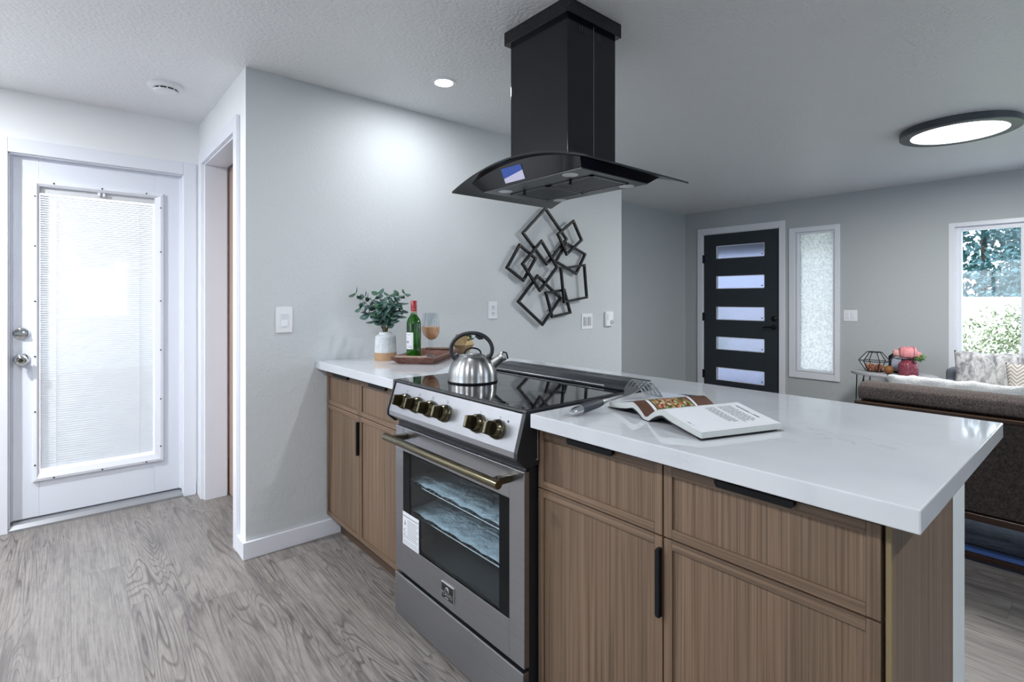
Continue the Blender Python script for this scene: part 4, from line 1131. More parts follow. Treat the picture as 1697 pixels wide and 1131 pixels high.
t = thing('eucalyptus_bunch', 'bunch of blue-green silver dollar eucalyptus stems in ribbed vase', 'plant', tuple(VC + Vector((0, 0, 0.12))))
rnd = random.Random(11)
ends = [(-0.160, 0.218, -0.01), (-0.120, 0.200, 0.02), (-0.125, 0.140, -0.03), (-0.070, 0.185, 0.03), (-0.035, 0.215, -0.02), (0.015, 0.205, 0.02), (0.060, 0.150, -0.03), (0.070, 0.205, 0.0), (0.100, 0.215, 0.02), (0.085, 0.130, 0.02), (-0.03, 0.110, -0.05), (0.035, 0.095, -0.04), (-0.01, 0.150, -0.045)]
for (ea, eb, ec) in ends:
    def sp_(s):
        base = VC + Vector((0, 0, 0.13)) + rt * ea * 0.06
        k = s ** 1.5
        return base + rt * ea * k * 0.88 + upv * (eb - 0.005) * (s ** 0.85) + fw * ec * k - upv * 0.0
    bm = BM(); tube(bm, [sp_(i / 9) for i in range(10)], [0.0022 - 0.0013 * i / 9 for i in range(10)], 6)
    stm = obj('stem', bm, 'stem', t, smooth=True)
    bm = BM()
    L = 5
    for j in range(L):
        s = 0.48 + 0.52 * j / (L - 1); p = sp_(min(s, 1)); d = (sp_(min(s, 1)) - sp_(max(0, s - 0.05))).normalized()
        for side in (0, 1):
            ang = j * 1.57 + side * PI + rnd.uniform(-.4, .4)
            u0 = d.orthogonal().normalized(); v0 = d.cross(u0)
            out = (u0 * math.cos(ang) + v0 * math.sin(ang) + d * 0.55).normalized()
            nn = out.cross(d).normalized().cross(out).normalized(); nn = (nn - fw * 0.7 + Vector([rnd.uniform(-.6, .6) for _ in range(3)])).normalized(); nn = (nn - out * nn.dot(out)).normalized()
            wv = out.cross(nn).normalized(); R_ = rnd.uniform(0.017, 0.024) * (1.0 if j < L - 2 else 0.75)
            c = p + out * (R_ * 1.05 + 0.003)
            ctr = bm.verts.new(c + nn * 0.001); rim = []
            for q in range(12):
                aa = 2 * PI * q / 12; rr = R_ * (1.18 if q == 0 else 1)
                rim.append(bm.verts.new(c + out * rr * 1.12 * math.cos(aa) + wv * R_ * 0.82 * math.sin(aa) + nn * (0.004 * math.cos(aa) ** 2)))
            for q in range(12): bm.faces.new((ctr, rim[q], rim[(q + 1) % 12]))
    obj('leaves', bm, 'leaf', stm, smooth='all', recalc=False, solid=0.0006)

# ================================================================== TRAY + DRINKS
TA = Vector((-2.313, 1.246, 0.9145)); ax = Vector((0.817, 0.574, 0)).normalized(); ay = Vector((-0.643, 0.765, 0)).normalized()
ax = (ax - ay * ax.dot(ay)).normalized()
def tp(a, b, h): return TA + ax * a + ay * b + upv * h
t = thing('serving_tray', 'reddish brown wooden tray with flared sides on the worktop', 'tray', tuple(tp(0.085, 0.2, 0)))
TWd, TL = 0.172, 0.41
bm = BM()
def rect(a0, a1, b0, b1, h): return [bm.verts.new(tp(a, b, h)) for a, b in ((a0, b0), (a1, b0), (a1, b1), (a0, b1))]
R = [rect(0, TWd, 0, TL, 0), rect(-0.028, TWd + 0.028, -0.032, TL + 0.032, 0.033), rect(-0.022, TWd + 0.022, -0.026, TL + 0.026, 0.036), rect(0.006, TWd - 0.006, 0.006, TL - 0.006, 0.007)]
for A, B in zip(R, R[1:]):
    for i in range(4): bm.faces.new((A[i], A[(i + 1) % 4], B[(i + 1) % 4], B[i]))
bm.faces.new(R[0][::-1]); bm.faces.new(R[3]); obj('tray_body', bm, 'tray', t)
for b0, b1 in ((-0.030, -0.014), (TL + 0.014, TL + 0.030)):
    bm = BM(); bar(bm, tp(-0.005, (b0 + b1) / 2, 0.036), tp(TWd - 0.012, (b0 + b1) / 2, 0.036), 0.015, (0, 0, 1), 0.012); obj('bark_handle', bm, 'bark_edge', t, bevel=0.004)

BC = tp(0.046, 0.100, 0.0072)
t = thing('wine_bottle', 'green wine bottle with white label and red capsule on the tray', 'bottle', tuple(BC))
bm = BM(); lathe(bm, [(0.030, 0), (0.0355, 0.003), (0.0365, 0.01), (0.0365, 0.180), (0.0350, 0.196), (0.029, 0.212), (0.020, 0.224), (0.0145, 0.235), (0.0138, 0.250), (0.0140, 0.296)], BC, seg=48); obj('glass_body', bm, 'bottle', t, smooth=True)
bm = BM(); lathe(bm, [(0.0150, 0.246), (0.0152, 0.300), (0.0135, 0.3025)], BC, seg=36); cpz = obj('foil_capsule', bm, 'red_foil', t, smooth=True)
bm = BM(); lathe(bm, [(0.0153, 0.243), (0.0153, 0.247)], BC, seg=36); obj('capsule_band', bm, simple('pale_band', (0.6, 0.5, 0.42), 0.4), cpz)
bm = BM()
fa = math.atan2(-fw.y, -fw.x)   # angle that faces the camera
def cyl_patch(bm, c, r, a0, a1, z0, z1, n=10): grid(bm, n, 1, lambda u, v: (c.x + r * math.cos(a0 + (a1 - a0) * u), c.y + r * math.sin(a0 + (a1 - a0) * u), c.z + z0 + (z1 - z0) * v))
cyl_patch(bm, BC, 0.0370, fa - 1.30, fa + 0.12, 0.058, 0.142); lb = obj('paper_label', bm, 'paper', t, smooth='all')
bm = BM()
cyl_patch(bm, BC, 0.0373, fa - 0.98, fa - 0.52, 0.088, 0.100, 4)
for z, a0, a1 in ((0.132, -0.95, -0.2), (0.128, -0.8, -0.35), (0.116, -0.9, -0.7), (0.110, -0.8, -0.6), (0.076, -0.95, -0.3), (0.070, -0.9, 0.0), (0.066, -0.8, -0.1)): cyl_patch(bm, BC, 0.0373, fa + a0, fa + a1, z, z + 0.0014, 4)
obj('label_print', bm, 'ink', lb)
bm = BM()
pts = [Vector((BC.x + 0.0154 * math.cos(fa + a), BC.y + 0.0154 * math.sin(fa + a), BC.z + 0.258 + 0.0022 * math.sin(a * 16))) for a in [-0.5 + 1.0 * k / 20 for k in range(21)]]
tube(bm, pts, 0.0006, 5); obj('capsule_script', bm, 'pale_pink', cpz)

def wine_glass(c, label):
    t = thing('wine_glass', label, 'wine glass', tuple(c), 'wine glasses on the tray')
    bm = BM(); lathe(bm, [(0.036, 0), (0.036, 0.0015), (0.020, 0.004), (0.006, 0.009), (0.0038, 0.018), (0.0036, 0.085), (0.006, 0.094)], c, seg=40); obj('stem', bm, 'clear', t, smooth=True)
    prof = [(0.006, 0.094), (0.020, 0.099), (0.032, 0.111), (0.040, 0.129), (0.0432, 0.150), (0.0425, 0.175), (0.0395, 0.205), (0.0360, 0.235)]
    bm = BM(); lathe(bm, prof, c, seg=48, cap0=False, cap1=False); obj('bowl', bm, 'clear', t, smooth=True)
    bm = BM(); lathe(bm, [(0.004, 0.0965), (0.018, 0.1005), (0.0300, 0.1125), (0.0380, 0.130), (0.0410, 0.150), (0.0412, 0.164), (0.002, 0.164)], c, seg=40); obj('wine', bm, 'wine', t, smooth=True)
wine_glass(Vector((-2.372, 1.476, 0.9217)), 'stemmed glass of rose wine in front, nearer the camera on tray')
wine_glass(Vector((-2.459, 1.517, 0.9217)), 'stemmed glass of rose wine standing farther back behind the other')

# ---- faceted planter
PC = Vector((-2.500, 1.770, 0.9145))
t = thing('faceted_planter', 'faceted gold geometric planter leaning behind the kettle', 'planter', tuple(PC))
bm = BM()
ringA = [bm.verts.new(PC + Vector((0.034 * math.cos(a + .2), 0.034 * math.sin(a + .2), 0))) for a in [2 * PI * k / 5 for k in range(5)]]
ringB = [bm.verts.new(PC + Vector((0.064 * math.cos(a + .2 + PI / 5), 0.064 * math.sin(a + .2 + PI / 5), 0.052))) for a in [2 * PI * k / 5 for k in range(5)]]
ringC = [bm.verts.new(PC + Vector((0.042 * math.cos(a + .2), 0.042 * math.sin(a + .2), 0.100 + (0.012 if k in (3, 4) else 0)))) for k, a in enumerate([2 * PI * k / 5 for k in range(5)])]
ringD = [bm.verts.new(PC + Vector((0.037 * math.cos(a + .2), 0.037 * math.sin(a + .2), 0.096 + (0.012 if k in (3, 4) else 0)))) for k, a in enumerate([2 * PI * k / 5 for k in range(5)])]
ringE = [bm.verts.new(PC + Vector((0.03 * math.cos(a + .2), 0.03 * math.sin(a + .2), 0.075))) for a in [2 * PI * k / 5 for k in range(5)]]
bm.faces.new(ringA[::-1])
for k in range(5):
    k1 = (k + 1) % 5
    bm.faces.new((ringA[k], ringA[k1], ringB[k])); bm.faces.new((ringA[k1], ringB[k1], ringB[k]))
    bm.faces.new((ringB[k], ringC[k1], ringC[k])); bm.faces.new((ringB[k], ringB[k1], ringC[k1]))
    bm.faces.new((ringC[k], ringC[k1], ringD[k1], ringD[k])); bm.faces.new((ringD[k], ringD[k1], ringE[k1], ringE[k]))
bm.faces.new(ringE); obj('pot', bm, 'gold', t)
SC = PC + rt * 0.022 + upv * 0.075
t = thing('succulent', 'small dark green succulent growing in the faceted gold planter', 'plant', tuple(SC))
bm = BM(); rnd = random.Random(5)
for k in range(26):
    a = rnd.uniform(0, 2 * PI); el = rnd.uniform(0.25, 1.4); d = Vector((math.cos(a) * math.cos(el), math.sin(a) * math.cos(el), math.sin(el)))
    L_ = rnd.uniform(0.030, 0.055); lathe(bm, [(0.002, 0), (0.006, L_ * 0.45), (0.0055, L_ * 0.75), (0.0008, L_)], SC + d * 0.004 + Vector((rnd.uniform(-.012, .012), rnd.uniform(-.012, .012), 0)), d, 8)
obj('fleshy_leaves', bm, 'succulent', t, smooth=True)

# ================================================================== COOKBOOK
BO = Vector((-0.811, 1.160, 0.9142)); bu = Vector((0.946, -0.325, 0)).normalized(); bv = Vector((0.316, 0.949, 0)).normalized(); bv = (bv - bu * bv.dot(bu)).normalized()
PWd, PH = 0.206, 0.245
def curveR(s):   # height of the right page surface, s 0..1
    return 0.006 + 0.026 * math.sin(min(1, s / 0.32) * PI / 2) ** 1.0 * max(0.0, 1 - max(0, (s - 0.32) / 0.68)) ** 1.15 + 0.011 * min(1, s * 3)
def curveL(s):
    return 0.006 + 0.022 * math.sin(min(1, s / 0.35) * PI / 2) * max(0.0, 1 - max(0, (s - 0.35) / 0.65)) ** 1.2 + 0.010 * min(1, s * 3)
def bp_(s, tt, h): return BO + bu * s + bv * tt + upv * h
t = thing('open_cookbook', 'open cookbook with salad photo lying on the worktop beside range', 'book', tuple(bp_(0, 0.12, 0)))
def page_block(name, sgn, cf, W):
    bm = BM(); n = 24
    def under(s): return max(0.0015, cf(s) - 0.013 - 0.004 * (1 - abs(2 * s - 1))) if s > 0.04 else 0.0015
    tops = [[bm.verts.new(bp_(sgn * W * i / n, tt, cf(i / n))) for tt in (0, PH)] for i in range(n + 1)]
    bots = [[bm.verts.new(bp_(sgn * W * i / n, tt, under(i / n))) for tt in (0, PH)] for i in range(n + 1)]
    for i in range(n):
        bm.faces.new((tops[i][0], tops[i + 1][0], tops[i + 1][1], tops[i][1])); bm.faces.new((bots[i][0], bots[i + 1][0], bots[i + 1][1], bots[i][1]))
        for k in (0, 1): bm.faces.new((tops[i][k], tops[i + 1][k], bots[i + 1][k], bots[i][k]))
    for i in (0, n): bm.faces.new((tops[i][0], tops[i][1], bots[i][1], bots[i][0]))
    b = obj(name, bm, 'paper_edge', t, smooth=True)
    return b, under
rb, uR = page_block('right_page_stack', 1, curveR, PWd); lb_, uL = page_block('left_page_stack', -1, curveL, 0.178)
def patch(name, sgn, cf, W, s0, s1, t0, t1, dz, mat, parent, n=14):
    bm = BM(); grid(bm, n, 1, lambda u, v: bp_(sgn * W * (s0 + (s1 - s0) * u), t0 + (t1 - t0) * v, cf(s0 + (s1 - s0) * u) + dz)); 
    bmesh.ops.recalc_face_normals(bm, faces=bm.faces); return obj(name, bm, mat, parent, smooth='all')
pr = patch('right_page', 1, curveR, PWd, 0, 1, 0, PH, 0.0005, 'paper', rb, 24)
pl_ = patch('left_page', -1, curveL, 0.178, 0, 1, 0, PH, 0.0005, 'paper', lb_, 24)
patch('brown_page_ground', -1, curveL, 0.178, 0.02, 0.66, 0.0, PH, 0.0009, 'page_brown', pl_, 20)
patch('salad_photo', -1, curveL, 0.178, 0.06, 0.80, 0.055, 0.175, 0.0014, 'food', pl_, 20)
patch('page_margin_line', -1, curveL, 0.178, 0.04, 0.80, 0.040, 0.050, 0.0014, 'paper', pl_, 20)
patch('page_margin_line', -1, curveL, 0.178, 0.04, 0.80, 0.180, 0.188, 0.0014, 'paper', pl_, 20)
bm = BM(); rnd = random.Random(3)
for col, (t0, t1) in enumerate(((0.120, 0.150), (0.160, 0.205))):
    for k in range(7 if col else 5):
        tt = t1 - (k + 1) * (t1 - t0) / (7 if col else 5); s = 0.40
        while s < 0.80:
            ln = rnd.uniform(0.02, 0.06)
            p = [bp_(PWd * a, b, curveR(a) + 0.0010) for a, b in ((s, tt), (s + ln, tt), (s + ln, tt + 0.0028), (s, tt + 0.0028))]
            bm.faces.new([bm.verts.new(q) for q in p]); s += ln + 0.012
tx = obj('body_text', bm, 'ink', pr, recalc=False)
bm = BM()
for s, ln in ((0.42, 0.22), (0.66, 0.012), (0.69, 0.10)): bm.faces.new([bm.verts.new(bp_(PWd * a, b, curveR(a) + 0.0010)) for a, b in ((s, 0.218), (s + ln, 0.218), (s + ln, 0.2215), (s, 0.2215))])
for s, ln in ((0.70, 0.07), (0.80, 0.015)): bm.faces.new([bm.verts.new(bp_(PWd * a, b, curveR(a) + 0.0010)) for a, b in ((s, 0.012), (s + ln, 0.012), (s + ln, 0.014), (s, 0.014))])
obj('heading_text', bm, 'dark_ink', pr, recalc=False)
bm = BM(); n = 20
grid(bm, 40, 1, lambda u, v: bp_(-0.182 + 0.392 * u, -0.003 + (PH + 0.006) * v, 0.0008 + (0.0 if abs(u - 0.46) > 0.5 else max(0.0, (uR((-0.182 + 0.392 * u) / PWd) if u > 0.4643 else uL((0.182 - 0.392 * u) / 0.178)) - 0.0020))))
obj('book_cover', bm, 'cover', t, smooth='all', solid=0.0008)
# loose leaflet under the left page
def flat(p, z):
    S, Cc = math.sin(YAW), math.cos(YAW); a = (p[0] - 848.5) / FPX; b = (495 - p[1]) / FPX; tt = (z - 1.235) / b
    return Vector(((-S + a * Cc) * tt, (Cc + a * S) * tt, z))
t = thing('paper_leaflet', 'thin pale leaflet with a dark corner behind the cookbook', 'leaflet', (-0.93, 1.48, 0.9142))
Q = [Vector((-0.985, 1.42, 0.9146)), Vector((-0.875, 1.465, 0.9146)), Vector((-0.905, 1.585, 0.9146)), Vector((-1.015, 1.545, 0.9146))]
bm = BM(); bm.faces.new([bm.verts.new(q) for q in Q]); sh = obj('sheet', bm, simple('pale_blue_sheet', (0.55, 0.60, 0.72), 0.3), t, solid=0.0008)
bm = BM(); bm.faces.new([bm.verts.new(q + Vector((0, 0, 0.0006))) for q in (Q[2], Q[2] * 0.45 + Q[3] * 0.55, Q[2] * 0.7 + Q[1] * 0.3)]); obj('dark_corner', bm, 'cover', sh)

# ================================================================== SERVING FORK
t = thing('slotted_serving_fork', 'steel slotted serving fork with charcoal grip beside cookbook', 'utensil', (-0.965, 1.2, 0.915))
g0 = Vector((-0.965, 1.035, 0.9275)); g1 = Vector((-0.973, 1.085, 0.9290)); g2 = Vector((-0.982, 1.185, 0.9335)); g3 = Vector((-0.985, 1.225, 0.936)); g4 = Vector((-0.984, 1.285, 0.9395))
bm = BM(); d = (g1 - g0); tube(bm, [g0, g0 + d * 0.15, g0 + d * 0.5, g1], [0.004, 0.0085, 0.0115, 0.0125], 20); obj('end_cap', bm, 'chrome', t, smooth=True)
bm = BM(); tube(bm, [g1, g1.lerp(g2, 0.3), g1.lerp(g2, 0.8), g2], [0.0125, 0.0138, 0.0125, 0.0100], 20); obj('grip', bm, 'grip', t, smooth=True)
bm = BM(); tube(bm, [g2, g3, g4], [0.0085, 0.0055, 0.0050], 16); obj('neck', bm, 'steel_bright', t, smooth=True)
bm = BM()
prof = [(1.283, 0.9395, 0.006), (1.298, 0.946, 0.014), (1.312, 0.955, 0.024), (1.325, 0.964, 0.030), (1.345, 0.976, 0.0335), (1.362, 0.981, 0.035), (1.372, 0.978, 0.036), (1.385, 0.966, 0.037), (1.402, 0.948, 0.038), (1.418, 0.932, 0.038), (1.430, 0.922, 0.035)]
xc = -0.974
def head_pt(i, u): y, z, hw = prof[i]; return Vector((xc + u * hw + 0.002 * i * 0.3, y, z))
for i in range(3):
    V = [[bm.verts.new(head_pt(j, u) + upv * dz) for u in (-1, 1)] for j in (i, i + 1) for dz in (0,)]
    bm.faces.new((V[0][0], V[0][1], V[1][1], V[1][0]))
for k in range(5):
    for i in range(3, 9):
        w0 = 0.11; uc = -0.86 + 0.43 * k
        V = [[bm.verts.new(head_pt(j, u)) for u in (uc - w0, uc + w0)] for j in (i, i + 1)]
        bm.faces.new((V[0][0], V[0][1], V[1][1], V[1][0]))
V = [[bm.verts.new(head_pt(j, u)) for u in (-0.97, 0.97)] for j in (9, 10)]; bm.faces.new((V[0][0], V[0][1], V[1][1], V[1][0]))
bmesh.ops.remove_doubles(bm, verts=bm.verts, dist=0.0002)
obj('slotted_head', bm, 'steel_bright', t, solid=0.0016)

# ================================================================== LIVING ROOM
def cushion(name, c, w_, h_, th, mat, rotz, tilt, label, cat='pillow', group=None, fur=0.0, crown=1.0):
    bm = BM(); n = 18
    q = Matrix.Rotation(rotz, 3, 'Z') @ Matrix.Rotation(tilt, 3, 'X')
    c = Vector(c)
    for sgn in (1, -1):
        def f(u, v):
            a, b = 2 * u - 1, 2 * v - 1
            k = max(0, (1 - a ** 4)) ** 0.5 * max(0, (1 - b ** 4)) ** 0.5
            pinch = 1 - 0.07 * (1 - abs(a)) * b * b - 0.0; pin2 = 1 - 0.07 * (1 - abs(b)) * a * a
            p = Vector((a * w_ / 2 * pin2, -sgn * th / 2 * k, b * h_ / 2 * pinch))
            if fur: p += Vector([mnoise.noise((p + Vector((j * 9, 0, 0))) * 28) for j in range(3)]) * fur * .45 + Vector((0, 0, mnoise.noise(p * 11))) * fur * .6
            return c + q @ p
        grid(bm, n * 2, n, f)
    bmesh.ops.remove_doubles(bm, verts=bm.verts, dist=0.0015)
    return tag(obj(name, bm, mat, smooth='all'), label, cat, group)

# near loveseat, its back to the kitchen
t = thing('loveseat', 'brown tweed loveseat with walnut frame seen from behind', 'sofa', (0.1, 3.65, 0.0))
sx0, sx1, sy0 = -0.930, 1.10, 3.235
bm = BM(); box(bm, sx0, sx1, sy0 + 0.006, sy0 + 0.05, 0.235, 0.682); obj('back_panel', bm, 'tweed_dark', t)
bm = BM(); prism(bm, [(sy0 + 0.00, 0.700), (sy0 - 0.012, 0.730), (sy0 + 0.000, 0.765), (sy0 + 0.045, 0.785), (sy0 + 0.13, 0.785), (sy0 + 0.17, 0.76), (sy0 + 0.19, 0.42), (sy0 + 0.05, 0.42), (sy0 + 0.05, 0.700)], 'x', sx0 + 0.01, sx1 - 0.01); obj('back_cushion', bm, 'tweed', t, bevel=0.012, smooth=True)
bm = BM(); box(bm, sx0 - 0.005, sx1 + 0.005, sy0 - 0.004, sy0 + 0.048, 0.668, 0.690); obj('top_rail', bm, 'dark_wood', t, bevel=0.003)
bxo('rail_edge', (sx0 - 0.005, sx1 + 0.005, sy0 - 0.008, sy0 - 0.004, 0.684, 0.688), 'rail_wood', t)
bm = BM(); box(bm, sx0 - 0.005, sx1 + 0.005, sy0 - 0.004, sy0 + 0.048, 0.195, 0.228); obj('lower_rail', bm, 'dark_wood', t, bevel=0.003)
bm = BM(); box(bm, sx0, sx1, sy0 + 0.05, 4.05, 0.21, 0.30); obj('seat_frame', bm, 'dark_wood', t, bevel=0.004)
bm = BM(); box(bm, sx0 + 0.02, sx1 - 0.02, sy0 + 0.19, 4.06, 0.30, 0.44); obj('seat_cushion', bm, 'tweed', t, bevel=0.03)
bm = BM(); box(bm, sx0 - 0.01, sx1 + 0.01, sy0 + 0.002, sy0 + 0.030, 0.011, 0.036); obj('floor_rail', bm, 'dark_wood', t, bevel=0.003)
for x in (sx0, sx1 - 0.035):
    bm = BM(); box(bm, x, x + 0.035, sy0, sy0 + 0.035, 0.010, 0.67); obj('leg', bm, 'dark_wood', t, bevel=0.003)
    bm = BM(); box(bm, x, x + 0.035, 4.0, 4.035, 0.010, 0.58); obj('leg', bm, 'dark_wood', t, bevel=0.003)
    bm = BM(); box(bm, x - 0.01, x + 0.045, sy0 + 0.04, 4.06, 0.58, 0.605); obj('armrest', bm, 'dark_wood', t, bevel=0.005)
cushion('faux_fur_cushion', (-0.575, 3.492, 0.700), 0.56, 0.235, 0.11, 'white_fur', 0.0, math.radians(-8), 'white faux fur cushion peeking over the brown loveseat back', 'cushion', fur=0.018)
tag(bxo('area_rug', (-0.95, 1.9, 3.262, 5.3, 0.0, 0.009), 'rug'), 'blue-grey rug with bright blue near edge under the brown loveseat', 'rug')

# far sofa under the window
t = thing('window_sofa', 'blue-grey sofa standing under the big living room window', 'sofa', (0.1, 5.7, 0.0))
bm = BM(); box(bm, -0.99, 1.15, 5.33, 6.0, 0.12, 0.30); obj('base', bm, 'grey_fabric', t, bevel=0.02)
bm = BM(); box(bm, -0.905, 1.02, 5.30, 5.80, 0.302, 0.43); obj('seat_cushion', bm, 'grey_fabric', t, bevel=0.03)
bm = BM(); box(bm, -0.99, 1.15, 5.80, 6.05, 0.302, 0.63); obj('backrest', bm, 'grey_fabric', t, bevel=0.03)
for x0, x1 in ((-0.99, -0.91), (1.03, 1.15)):
    bm = BM(); box(bm, x0, x1, 5.32, 5.80, 0.302, 0.55); obj('arm', bm, 'grey_fabric', t, bevel=0.03)
for x in (-0.88, 1.06):
    for y in (5.38, 5.92): bxo('foot', (x, x + 0.04, y, y + 0.04, 0.0, 0.12), 'dark_wood', t)
cushion('throw_pillow', (-0.680, 5.63, 0.622), 0.45, 0.37, 0.14, 'pillow_bark', math.radians(4), math.radians(-10), 'grey bark-print pillow leaning at the left end of window sofa', group='pillows on the window sofa')
cushion('throw_pillow', (-0.215, 5.63, 0.640), 0.44, 0.40, 0.14, 'pillow_bark', math.radians(-6), math.radians(-14), 'grey bark-print pillow second from the left on window sofa', group='pillows on the window sofa')
cushion('throw_pillow', (-0.400, 5.46, 0.595), 0.34, 0.31, 0.12, 'pillow_zig', math.radians(8), math.radians(-20), 'small cream zigzag pillow in front of the grey ones', group='pillows on the window sofa')

# side table
t = thing('side_table', 'oval weathered grey side table with black metal legs by far wall', 'side table', (-1.375, 5.83, 0.0))
bm = BM(); lathe(bm, [(0.98, 0.515), (1.0, 0.520), (1.0, 0.540), (0.98, 0.545)], (0, 0, 0), seg=64)
for v in bm.verts: v.co = Vector((-1.375 + v.co.x * 0.335, 5.83 + v.co.y * 0.20, v.co.z))
obj('table_top', bm, 'table_top', t, smooth=True)
for sx, sy in ((-1, -1), (-1, 1), (1, -1), (1, 1)):
    bm = BM(); c = Vector((-1.375 + sx * 0.23, 5.83 + sy * 0.10, 0.515)); f = Vector((-1.375 + sx * 0.27, 5.83 + sy * 0.14, 0.0))
    tube(bm, [c + Vector((0.03 * sx, 0, 0)), f + Vector((0.008, 0, 0.01)), f + Vector((0, 0, 0.005)), f + Vector((-0.008, 0, 0.01)), c - Vector((0.03 * sx, 0, 0))], 0.005, 8); obj('leg', bm, 'black', t)
# terrarium
TC = Vector((-1.510, 5.80, 0.5455))
t = thing('geometric_terrarium', 'black wire and glass geometric terrarium on the side table', 'terrarium', tuple(TC))
low = [TC + Vector((0.070 * math.cos(a), 0.062 * math.sin(a), 0.005)) for a in [2 * PI * k / 6 for k in range(6)]]
mid = [TC + Vector((0.130 * math.cos(a), 0.100 * math.sin(a), 0.100)) for a in [2 * PI * k / 6 for k in range(6)]]
top = [TC + Vector((0.060 * math.cos(a), 0.055 * math.sin(a), 0.185)) for a in [2 * PI * k / 6 for k in range(6)]]
bm = BM()
for k in range(6):
    for a, b in ((low[k], low[(k + 1) % 6]), (mid[k], mid[(k + 1) % 6]), (top[k], top[(k + 1) % 6]), (low[k], mid[k]), (mid[k], top[k])): tube(bm, [a, b], 0.0040, 6)
obj('wire_frame', bm, 'black', t)
bm = BM()
for A, B in ((low, mid), (mid, top)):
    va = [bm.verts.new(p) for p in A]; vb = [bm.verts.new(p) for p in B]
    for k in range(6): bm.faces.new((va[k], va[(k + 1) % 6], vb[(k + 1) % 6], vb[k]))
obj('glass_panes', bm, 'pane', t)
rnd = random.Random(9)
bm = BM()
for k in range(90):
    a = rnd.uniform(0, 2 * PI); r = rnd.random() ** .5 * 0.066; z = 0.012 + rnd.random() * 0.055
    c = TC + Vector((r * math.cos(a) * 1.1, r * math.sin(a), z)); d = Vector([rnd.uniform(-1, 1) for _ in range(3)])
    lathe(bm, [(0.002, 0), (0.010, 0.008), (0.002, 0.016)], c, d if d.length > 0.1 else (0, 0, 1), 6)
tag(obj('potpourri', bm, 'potpourri'), 'amber potpourri chips filling the wire terrarium', 'potpourri', kind='stuff')
# ball
BCc = Vector((-1.378, 5.715, 0.5455 + 0.038))
bm = BM(); lathe(bm, [(0.038 * math.sin(PI * k / 12) + 1e-4, -0.038 * math.cos(PI * k / 12)) for k in range(13)], BCc, seg=24); tag(obj('decorative_ball', bm, 'skin_ball', smooth=True), 'brown decorative ball resting on side table before terrarium', 'ball')
# house shaped frame
HC = Vector((-1.315, 5.885, 0.5455))
t = thing('house_frame', 'dark house-shaped box frame standing behind the pink vase', 'decor', tuple(HC))
hw, hh, hp, dd = 0.100, 0.150, 0.245, 0.055
outl = [(-hw, 0), (hw, 0), (hw, hh), (0.0, hp), (-hw, hh)]; inn = [(-hw + .012, .012), (hw - .012, .012), (hw - .012, hh - .005), (0.0, hp - .017), (-hw + .012, hh - .005)]
bm = BM(); yv = (-dd / 2, dd / 2)
O = [[bm.verts.new(HC + Vector((p[0], y, p[1]))) for p in outl] for y in yv]; I = [[bm.verts.new(HC + Vector((p[0], y, p[1]))) for p in inn] for y in yv]
for k in range(5):
    k1 = (k + 1) % 5
    bm.faces.new((O[0][k], O[0][k1], O[1][k1], O[1][k])); bm.faces.new((I[0][k], I[0][k1], I[1][k1], I[1][k]))
    for s in (0, 1): bm.faces.new((O[s][k], O[s][k1], I[s][k1], I[s][k]))
obj('frame', bm, 'black', t)
bm = BM(); prism(bm, [(HC.x + p[0], HC.z + p[1]) for p in inn], 'y', HC.y + dd / 2 - 0.006, HC.y + dd / 2 - 0.002); obj('back_board', bm, simple('pale_blue_board', (0.45, 0.48, 0.60), 0.6), t)
# pink vase and flowers
FC = Vector((-1.235, 5.725, 0.5455))
t = thing('pink_vase', 'pink diamond-cut glass jar vase on the side table', 'vase', tuple(FC))
bm = BM(); lathe(bm, [(0.068, 0), (0.074, 0.006), (0.075, 0.095), (0.066, 0.115), (0.052, 0.125), (0.052, 0.140), (0.055, 0.145)], FC, seg=32); obj('glass_jar', bm, 'rosevase', t, smooth=True)
FT = FC + Vector((0, 0, 0.150))
t = thing('flower_bouquet', 'pink roses with small green buds arranged in the pink vase', 'flowers', tuple(FT))
def rose(c, R, mat, seed):
    rr = random.Random(seed); bm = BM()
    for layer in range(5):
        r = R * (0.30 + 0.175 * layer); n = 3 + layer; top = 1.50 - 0.13 * layer
        for k in range(n):
            a = 2 * PI * k / n + layer * .9 + rr.uniform(-.2, .2)
            def f(u, v):
                uu = 2 * u - 1; aa = a + uu * PI / n * 1.25; el = -0.6 + (top + 0.6 - 0.35 * uu * uu) * v
                q = r * (1 + 0.26 * v ** 3 - 0.10 * uu * uu + 0.05 * math.sin(u * 9 + k))
                return c + Vector((q * math.cos(aa) * math.cos(el), q * math.sin(aa) * math.cos(el), q * math.sin(el) * 0.9))
            grid(bm, 6, 5, f)
    return obj('blossom', bm, mat, t, smooth='all', solid=0.001)
rose(FT + Vector((0.0, -0.01, 0.045)), 0.068, 'pink', 1); rose(FT + Vector((-0.070, -0.005, 0.040)), 0.042, 'pale_pink', 2); rose(FT + Vector((0.045, 0.03, 0.025)), 0.045, 'pink', 3)
bm = BM(); rnd = random.Random(2)
for k in range(46):
    d = Vector([rnd.gauss(0, 1) for _ in range(3)]).normalized(); lathe(bm, [(0.003, 0), (0.006, 0.012), (0.001, 0.03)], FT + Vector((0.088, 0.0, 0.018)) + d * 0.016, d, 6)
obj('green_bud', bm, 'green_bud', t)
bm = BM()
for k in range(14):
    a = rnd.uniform(0, 2 * PI); p = FT + Vector((0.05 * math.cos(a), 0.05 * math.sin(a), -0.005)); d = Vector((math.cos(a), math.sin(a), 0.1)); s = Vector((-math.sin(a), math.cos(a), 0.3)) * 0.016
    bm.faces.new([bm.verts.new(q) for q in (p, p + d * 0.025 + s, p + d * 0.055, p + d * 0.025 - s)])
obj('dark_leaves', bm, 'succulent', t, recalc=False, solid=0.001)

